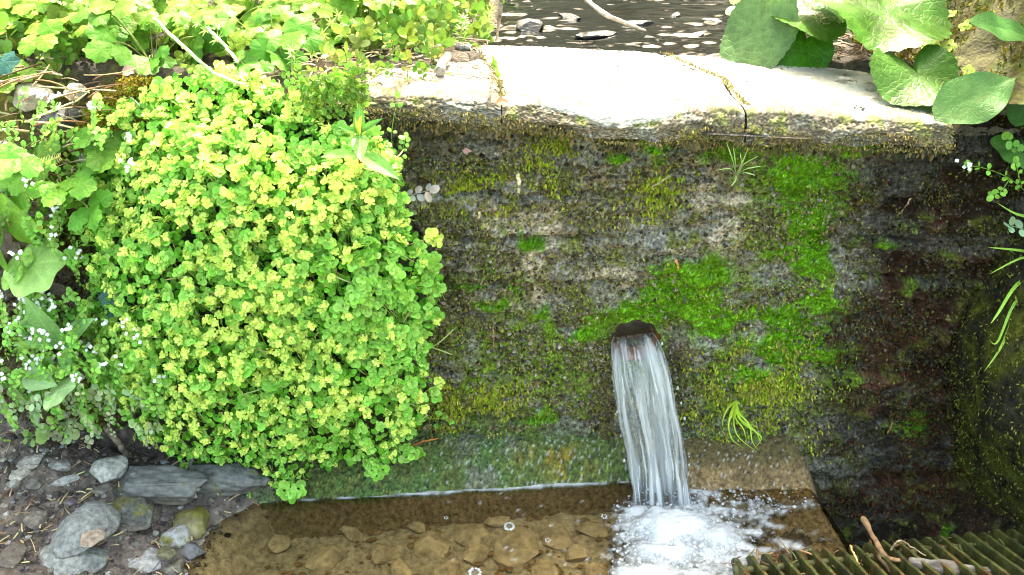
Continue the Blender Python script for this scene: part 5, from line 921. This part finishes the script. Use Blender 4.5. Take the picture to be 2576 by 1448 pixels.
grass("grass_clump", "long arching grass blades hanging in at the right edge", [((2620, 690, .0), (2560, 715, -.08), (2510, 790, -.14), (2492, 815, -.15)), ((2620, 740, .0), (2570, 760, -.08), (2520, 870, -.15), (2476, 935, -.17)), ((2620, 720, .0), (2555, 760, -.1), (2510, 860, -.15), (2488, 855, -.16)), ((2620, 800, .0), (2580, 860, -.1), (2540, 950, -.16), (2480, 1040, -.18)), ((2620, 640, .0), (2560, 630, -.06), (2485, 623, -.10)), ((2620, 655, .0), (2570, 650, -.06), (2490, 690, -.12)), ((2620, 1145, -.05), (2570, 1150, -.1), (2500, 1147, -.13)), ((2620, 1208, -.05), (2560, 1203, -.1), (2500, 1192, -.13)), ((2620, 550, .0), (2560, 540, -.05), (2510, 512, -.08)), ((2600, 900, -.02), (2560, 930, -.1), (2530, 1000, -.14), (2540, 1070, -.15))], .0034, (.22, .45, .05), (.30, .50, .08))
stem(root("bleached_root", hy(2600, 930, -.05), "yellow wiry runner hanging down at the right edge", "root"), [hy(2600, 860, -.05), hy(2560, 950, -.12), hy(2548, 1000, -.14), hy(2510, 1050, -.15), hy(2498, 1120, -.15)], .0022, (.45, .32, .10), n=30, m='dry')

# butterbur-like plant behind the right cap
def heart(notch=.8, na=110, nr=12, cup=.10, wave=.05, wn=3, dent=.02, asym=0.0): return polar(lambda th: .5 * (1 + .04 * np.cos(2 * th) + asym * np.sin(th) + dent * np.cos(31 * th) + .02 * np.cos(7 * th)) * (1 - notch * np.exp(-((np.abs(th - math.pi)) / .33) ** 2)), na, nr, .5, cup, .97, 1.08, wave, wn, veins=7, vcol=1.07, vz=.004)
pb = root("butterbur", hcap(2190., 140.), "broad spotted-leaved plant growing behind the right cap stone", "plant"); BG = (.14, .33, .05); rt_ = np.array(pb.location)
def bleaf(c, w_, tipdir, nh, col, tm, ws=1.0, name="leaf", label=None, stemto=True, st=None, par=None):
    par = par or pb
    """c: centre (u,v,y); w_: length in m; tipdir: (du,dv) in the picture"""
    C_ = hy(*c); q = hy(c[0] + tipdir[0], c[1] + tipdir[1], c[2] + (tipdir[2] if len(tipdir) > 2 else 0)); x_ = norm(q - C_); n_ = norm(nh); x_ = norm(x_ - (x_ @ n_) * n_); b_ = C_ - x_ * w_ / 2; t_ = C_ + x_ * w_ / 2; o = leaf(par, tm, b_, t_, n_, col, 'bigleaf', ws, name, label)
    if stemto: at = b_ + (t_ - b_) * .22 - n_ * .004; R_ = np.array(par.location); stem(par, [R_, R_ * .6 + at * .4 + [0, 0, .04], at], .0032, st or (.30, .12, .10), n=16, name="stalk")
    return o
bleaf((2018, 128, .26), .125, (-2, 30, -.05), [0, -.85, .55], (.04, .14, .006), heart(.55, wave=.04), 1.0)
bleaf((1905, 78, .28), .19, (-35, 70, -.03), [-.45, -.75, .55], (.08, .145, .045), heart(.4, wave=.06, wn=2, asym=.05), .78)
bleaf((2045, 30, .30), .17, (-40, 12, -.03), [-.05, -.35, .95], (.05, .115, .012), heart(.5, wave=.07), 1.1)
bleaf((2225, 25, .22), .25, (60, 30, -.06), [.1, -.38, .93], (.048, .125, .012), heart(.45, wave=.06, wn=4, dent=.03), 1.05)
bleaf((2120, -20, .30), .17, (-20, -30, .03), [0, -.6, .8], (.05, .12, .015), heart(.5), 1.0)
bleaf((2310, 188, .07), .158, (28, 32, -.04), [.05, -.5, .87], (.045, .11, .014), heart(.85, wave=.07, wn=3, asym=-.08), 1.12, label="lowest leaf, folded and browning, resting on the cap's back edge")
# second plant: smooth leaves in front of the mossy slope
pd = root("dock_plant", hy(2570, 200, .10), "smooth spoon-leaved plant at the right edge over the end of the caps", "plant")
TD = lance(.27, .10, .10, 18, .62, wave=.02, base=.04, pw=1.25, vein=1.2)
leaf(pd, TD, hy(2545, 198, .0), hy(2362, 288, -.08), [-.1, -.6, .8], (.06, .155, .035), ws=1.0); stem(pd, [np.array(pd.location), hy(2560, 200, .04), hy(2542, 200, .0)], .003, (.3, .45, .2), name="stalk")
leaf(pd, TD, hy(2600, 100, .10), hy(2460, 40, .02), [-.1, -.6, .8], (.06, .155, .035), ws=.6); leaf(pd, TD, hy(2600, 210, .06), hy(2560, 310, -.02), [-.3, -.7, .6], (.06, .155, .035), ws=1.0); leaf(pd, T_LOB, hy(2600, 350, .05), hy(2535, 400, -.02), [-.4, -.7, .5], (.05, .16, .02), ws=.9)
# small round yellow-green leaves dotted on the mossy slope
a = Acc(); n = 160; x = rng.uniform(.74, 1.3, n); y = rng.uniform(.05, .8, n); P = np.stack([x, y, bank_z(x, y) + .012], 1); k_ = fbm(x * 10, y * 10, 0, 2, 1501) > .0; P = P[k_]; nn_ = norm(np.array([-.3, -.6, .7]) + .3 * rng.standard_normal((len(P), 3))); rosettes(a, P, nn_, .010 + .005 * rng.random(len(P)), pairs=((1., .1, 0),), c0=np.array([.36, .46, .08]), c1=np.array([.5, .56, .14]))
a.build("slope_seedlings", M['sax'], kind="stuff", label="small round-leaved seedlings dotted over the mossy slope at the upper right", cat="ground cover plant")

# wood avens on the bank at the upper left
AV = [(60, 40, "leafy plant filling the upper left corner of the bank"), (190, 60, "avens plant second from the upper left corner"), (330, 40, "avens plant at the top edge above the orange moss"), (130, 130, "darker low avens plant above the chalky block"), (250, 150, "drooping avens plant over the bank's bare soil"), (380, 110, "avens plant with a pale leaf pair above the cushion"), (470, 30, "bright avens plant at the top edge, left of the long straws"), (560, 60, "avens plant between the two long pale straws"), (660, 30, "tall avens plant with the brightest leaves at the top edge"), (690, 110, "avens plant with coarse grey-green leaves above the buried cap stone"), (770, 50, "avens plant by the cleavers at the top edge"), (20, 100, "avens plant cut off by the left edge"), (120, 20, "avens plant between the corner plant and the second one"), (260, 80, "small avens plant over the litter at the top left"), (430, 75, "small avens plant just left of the long straw"), (90, 175, "lowest avens plant above the chalky tan block"), (850, 30, "pale avens plant at the top edge among creeping weeds"), (930, 60, "avens plant beside the smooth grey stone")]
for k, (u_, v_, lb) in enumerate(AV):
    p = hcap(float(u_), float(v_) + 22, .02); p[2] = float(bank_z(p[:1], p[1:2])[0]); e = root("avens_plant", p, lb, "plant", "avens plants on the upper left bank"); nl = 8 if k not in (1, 8) else 10
    for q in range(nl):
        th = q * 2.4 + random.random(); rr = random.uniform(.025, .085); hgt = random.uniform(.02, .11); c_ = p + np.array([math.cos(th) * rr, math.sin(th) * rr * .8 - .01, hgt]); L_ = random.uniform(.038, .058); od = norm(np.array([math.cos(th), math.sin(th) - .5, -.25])); nn_ = norm(np.array([0, -.45, .9]) + .25 * rng.standard_normal(3)); a = Acc()
        dark = v_ > 100; col = jit(1, (.11, .27, .03) if dark else (.18, .33, .035), .15)[0]; tube(a, bez(p, p * .5 + c_ * .5 + [0, 0, .03], c_, 8), .0011, (.28, .34, .08), 5); sd = norm(np.cross(nn_, od))
        for (dx, s_) in ((od, 1.0), (norm(sd + od * .25), .85), (norm(-sd + od * .25), .85)): a.inst(T_AV, (c_ + dx * .003)[None], frames(dx[None], (nn_ + .15 * rng.standard_normal(3))[None]), L_ * s_, col[None])
        a.build("leaf", M['leaf'], e)
# cleavers with whorled narrow leaves
def cleavers(L, label, wn=5, lf=.022, col=(.32, .50, .12)):
    P = smooth_line([hcap(float(q[0]), float(q[1]), q[2]) for q in L], 30); e = root("cleavers", P[0], label, "plant", "cleavers on the bank"); a = Acc(); tube(a, P, .0011, np.array(col) * .9, 5)
    for q in range(wn):
        t = (q + 1) / wn; i_ = int(t * 29); tg = norm(P[min(i_ + 1, 29)] - P[i_ - 1])[None]; m_ = 7; tgs = np.repeat(tg, m_, 0); x_ = tangent(tgs, np.arange(m_) * 2 * math.pi / m_ + q); s_ = lf * (1.1 - .5 * t); a.inst(T_NARROW, np.repeat(P[i_][None], m_, 0), frames(norm(x_ + tgs * .5), norm(tgs + .1 * x_)), s_, jit(m_, col, .1))
    a.build("whorled_stem", M['leaf'], e)
for L, lb in [([(1105, 95, .0), (1108, 60, .02), (1112, 10, .06)], "cleavers stem standing tallest by the brook's left bank"), ([(1000, 90, .0), (1010, 60, .03), (1040, 20, .05)], "cleavers stem left of the tallest one"), ([(1165, 110, 0), (1160, 80, .02), (1165, 45, .05)], "small cleavers shoot right of the tallest one"), ([(620, 170, 0), (560, 110, .04), (500, 60, .08)], "long cleavers shoot leaning left over the avens"), ([(780, 150, 0), (800, 100, .04), (850, 40, .07)], "cleavers shoot leaning right at the top of the bank"), ([(745, 190, 0), (740, 160, .02), (735, 125, .05)], "short cleavers shoot above the buried cap stone"), ([(1215, 100, 0), (1225, 60, .02), (1235, 20, .04)], "thin cleavers shoot at the water's left edge")]: cleavers(L, lb)
# two long pale straws leaning over the cushion
for (L, lb) in (([(385, 45, -.02), (470, 125, -.07), (540, 185, -.10), (620, 215, -.12)], "long pale hollow straw slanting down from the upper left"), ([(520, 70, -.0), (560, 110, -.04), (600, 160, -.08)], "shorter pale straw parallel to the long one")):
    twig([hy(*q) for q in L], .0030, lb, (.42, .50, .26), "straw", "straw", "straws leaning over the cushion", .8, False, 'dry')
# creeping weeds between the avens and the caps
a = Acc()
for k in range(420):
    u_, v_ = (random.uniform(820, 1240), random.uniform(-20, 115)) if k % 2 else (random.gauss(980, 90), random.gauss(95, 35)); p = hcap(u_, v_); 
    if u_ > 1225 or p[1] < yfront(p[0]) + .02: continue
    p[2] = float(bank_z(p[:1], p[1:2])[0]) + .01; q = p + [rng.normal(0, .015), -.01, random.uniform(.01, .06)]; cress_geo(a, [p, (p + q) / 2 + [.005, 0, .006], q], random.randint(2, 4), random.uniform(.009, .016), jit(1, random.choice(((.20, .30, .04), (.24, .32, .07), (.12, .24, .03))), .12)[0], 0)
for k in range(900):      # the bank beyond the picture's edges
    if k % 3: p = np.array([random.uniform(-2.0, -.75), random.uniform(.02, 1.3), 0.])
    else: p = np.array([random.uniform(-1.0, float(bankl(1.2))), random.uniform(.75, 1.8), 0.])
    p[2] = float(bank_z(p[:1], p[1:2])[0]); q = p + [rng.normal(0, .02), -.01, random.uniform(.02, .07)]; cress_geo(a, [p, (p + q) / 2 + [.006, 0, .008], q], random.randint(2, 4), random.uniform(.012, .024), jit(1, random.choice(((.16, .28, .04), (.20, .30, .05), (.10, .20, .03))), .12)[0], 0)
for k in range(90):
    u_, v_ = random.uniform(740, 930), random.uniform(215, 300); p = hy(u_, v_, -.075); q = p + [rng.normal(0, .012), -.015, random.uniform(.0, .04)]; cress_geo(a, [p + [0, .02, -.01], (p + q) / 2, q], random.randint(2, 4), random.uniform(.006, .010), jit(1, random.choice(((.26, .40, .06), (.18, .34, .05))), .12)[0], 0)
for k in range(380):
    u_, v_ = random.uniform(-40, 1230), random.uniform(-30, 205); 
    if random.random() > .35 + .65 * (780 < u_ < 1120) or (u_ > 1130 and v_ > 90): continue
    p = hcap(u_, v_); p[2] = float(bank_z(p[:1], p[1:2])[0]); p[2] = max(p[2], float(ztop(p[0])) if p[0] > XC0 and p[1] < yback(p[0]) else -1); q = p + [rng.normal(0, .012), -.01, random.uniform(.01, .05)]; cress_geo(a, [p, (p + q) / 2 + [.005, 0, .006], q], random.randint(2, 4), random.uniform(.007, .013), jit(1, random.choice(((.22, .31, .05), (.27, .33, .08), (.14, .26, .03))), .12)[0], 0)
for k in range(130):
    u_, v_ = random.uniform(1850, 2330), random.uniform(-20, 60); p = hcap(u_, v_); p[2] = float(bank_z(p[:1], p[1:2])[0]); q = p + [rng.normal(0, .012), -.01, random.uniform(.02, .07)]; cress_geo(a, [p, (p + q) / 2 + [.005, 0, .006], q], 3, random.uniform(.010, .016), jit(1, (.16, .34, .05))[0], 0)
a.build("creeping_weeds", M['leaf'], kind="stuff", label="creeping small round-leaved weeds along the top of the bank", cat="ground cover plant")
# withered fern scrap and fallen leaves
e = root("fern_scrap", hy(60, 420, -.1), "withered yellow fern frond lying on the bank at the left edge", "fern frond"); P = smooth_line([hy(38, 430, -.11), hy(90, 420, -.12), (hy(150, 395, -.11))], 20); a = Acc(); tube(a, P, .0018, (.5, .42, .14), 5)
for i_ in range(2, 20):
    for sg in (-1, 1): x_ = norm(np.array([.35, -.1, sg * 1.0 * .8]))[None]; a.inst(T_NARROW, P[i_][None], frames(x_, CAMN[None]), .026 * (1.1 - i_ / 24), jit(1, (.60, .58, .22), .1))
a.build("frond", M['dry'], e)
for (u_, v_, y_, s_, c_, lb) in [(318, 1198, .05, .030, (.52, .55, .42), "curled dry white leaf beside the blocky pale stone"), (200, 400, 0, .022, (.5, .45, .42), "small grey dead leaf on the bank at the left"), (560 + 30, 310, 0, .0, (0, 0, 0), ""), (1165, 262 + 120, 0, .014, (.30, .17, .14), "brown leaf scrap on the dark wall near the red-stemmed plant"), (1250, 258, 0, .018, (.5, .24, .12), "orange-brown leaf scrap under the left joint of the caps"), (2250, 430 + 20, 0, .0, (0, 0, 0), ""), (380, 215, 0, .03, (.45, .26, .17), "crumpled brown leaf above the orange moss"), (310, 182, 0, .026, (.42, .28, .2), "curled tan leaf on the soil above the cushion")]:
    if s_ == 0: continue
    p = hz(u_, v_, y_ + .02) if y_ else hy(u_, v_, -.05 if v_ > 240 else -.03); e = root("dead_leaf", p, lb, "leaf", "dead leaves"); leaf(e, lance(.35, .5, .5, 10, .8, wave=.08), p, p + norm(np.array([.8, -.3, .3])) * s_, CAMN, c_, 'dry')

# crumbs of earth, liverwort and slate flakes standing off the wall face
def chips(name, label, i, ln, cols, mt='wall'):
    a = Acc(); P = WP[i] + [0, -.001, 0] + .001 * rng.standard_normal((len(i), 3)); x = norm(np.array([0, -.7, -.25]) + .75 * rng.standard_normal((len(i), 3)))
    a.inst(T_CHIP, P, frames(x, norm(np.array([0, -.4, 1]) + .6 * rng.standard_normal((len(i), 3)))), ln * (.5 + rng.random(len(i)) ** 2), cols); a.A['Wet'] = [np.zeros(a.n)]
    return a.build(name, M[mt], smooth=False, kind="stuff", label=label, cat="crumbs")
T_CHIP = (np.array([[-.2, -.3, 0], [.5, -.45, .05], [1, .1, -.1], [.4, .5, .1], [-.1, .3, 0], [.4, 0, .25]]), np.array([[0, 1, 5], [1, 2, 5], [2, 3, 5], [3, 4, 5], [4, 0, 5]]), np.zeros((0, 4), int), np.ones((6, 3)))
i = pick(26000, sst(-.2, .3, cl + .3 * cl2) * (1 - .9 * WG) * (1 - .75 * WT) * np.where(pv > 1090, .15, 1)); wr = WRt[i, None]
i2 = pick(9000, sst(-.3, .2, -cl) * (1 - WG) * (1 - .8 * WRt) * (pv < 1080)); i = np.concatenate([i, i2]); wr = WRt[i, None]
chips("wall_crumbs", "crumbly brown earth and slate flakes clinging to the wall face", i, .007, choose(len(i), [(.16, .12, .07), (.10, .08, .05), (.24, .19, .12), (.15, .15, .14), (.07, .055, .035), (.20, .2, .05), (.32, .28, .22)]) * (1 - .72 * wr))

# ================================================================ an unseen ring of slopes, added to block low sky from brook and wall
th = np.linspace(0, 2 * math.pi, 181); rr = np.linspace(3.2, 20, 60); TH, RR = np.meshgrid(th, rr, indexing='ij'); xx = (RR * np.cos(TH)).ravel(); yy = (RR * np.sin(TH)).ravel(); st_ = .85 + .40 * np.sin(TH).ravel()
zz = -.6 + (RR.ravel() - 3.2) * st_ * np.where(np.sin(TH).ravel() < .3, .33, 1) + .8 * fbm(xx * .5, yy * .5, 0, 4, 1601) * sst(3.2, 5, RR.ravel()) + .35 * fbm(xx * 2, yy * 2, 0, 4, 1602) * sst(3.2, 4, RR.ravel())
n1 = fbm(xx * 1.5, yy * 1.5, 0, 4, 1603); a = Acc(); a.add(np.stack([xx, yy, zz], 1), None, gridq(181, 60), np.clip(np.array([.05, .075, .02]) * (1 + n1)[:, None], .004, 1)); a.build("sky_block_slope", M['mud'], kind="structure")

# leafy branches added out of view, toward the sun, to shade both banks
def shade_canopy(label, target, dist, rad, n, seed):
    g = np.random.default_rng(seed); sd = np.array(sdir); C_ = np.array(target) + sd * dist; e = root("shade_branch", C_ + [0, 0, .1], label, "branch", "added branches shading the banks"); ax1 = norm(np.cross(sd, [1, 0, 0])); ax2 = norm(np.cross(sd, ax1)); p = g.standard_normal((n, 3)); rr_ = np.sqrt(g.random(n)) * rad; ph = g.random(n) * 6.28
    P = C_ + ax1 * (rr_ * np.cos(ph))[:, None] + ax2 * (rr_ * np.sin(ph))[:, None] + sd * .15 * p[:, :1]; a = Acc(); a.inst(T_OVAL, P, frames(norm(p + [0, 0, -.3]), norm(sd + .7 * g.standard_normal((n, 3)))), .075 + .03 * g.random(n), jit(n, (.07, .13, .03))); a.build("leaves", M['leaf'], e)["kind"] = "stuff"
    a = Acc(); tube(a, bez(C_ + np.array([-rad * 2, .8, -.1]), C_ + [0, .2, .2], C_ + np.array([rad, -.1, 0]), 20), np.linspace(.03, .005, 20), (.12, .09, .06), 8)
    for k in range(14): q = P[int(g.integers(0, n))]; tube(a, bez(C_ + np.array([g.uniform(-rad, rad * .5), .1, .1]), (C_ + q) / 2 + [0, 0, .08], q, 8), .004, (.12, .09, .06), 5)
    a.build("limb", M['wood'], e)
shade_canopy("unseen leafy branch added over the left bank to dapple the plants with shade", (-.95, .05, .72), 2.3, .8, 420, 31)
shade_canopy("unseen small leafy branch added over the right bank to shade the broad leaves", (1.0, .35, .85), 2.3, .42, 150, 32)
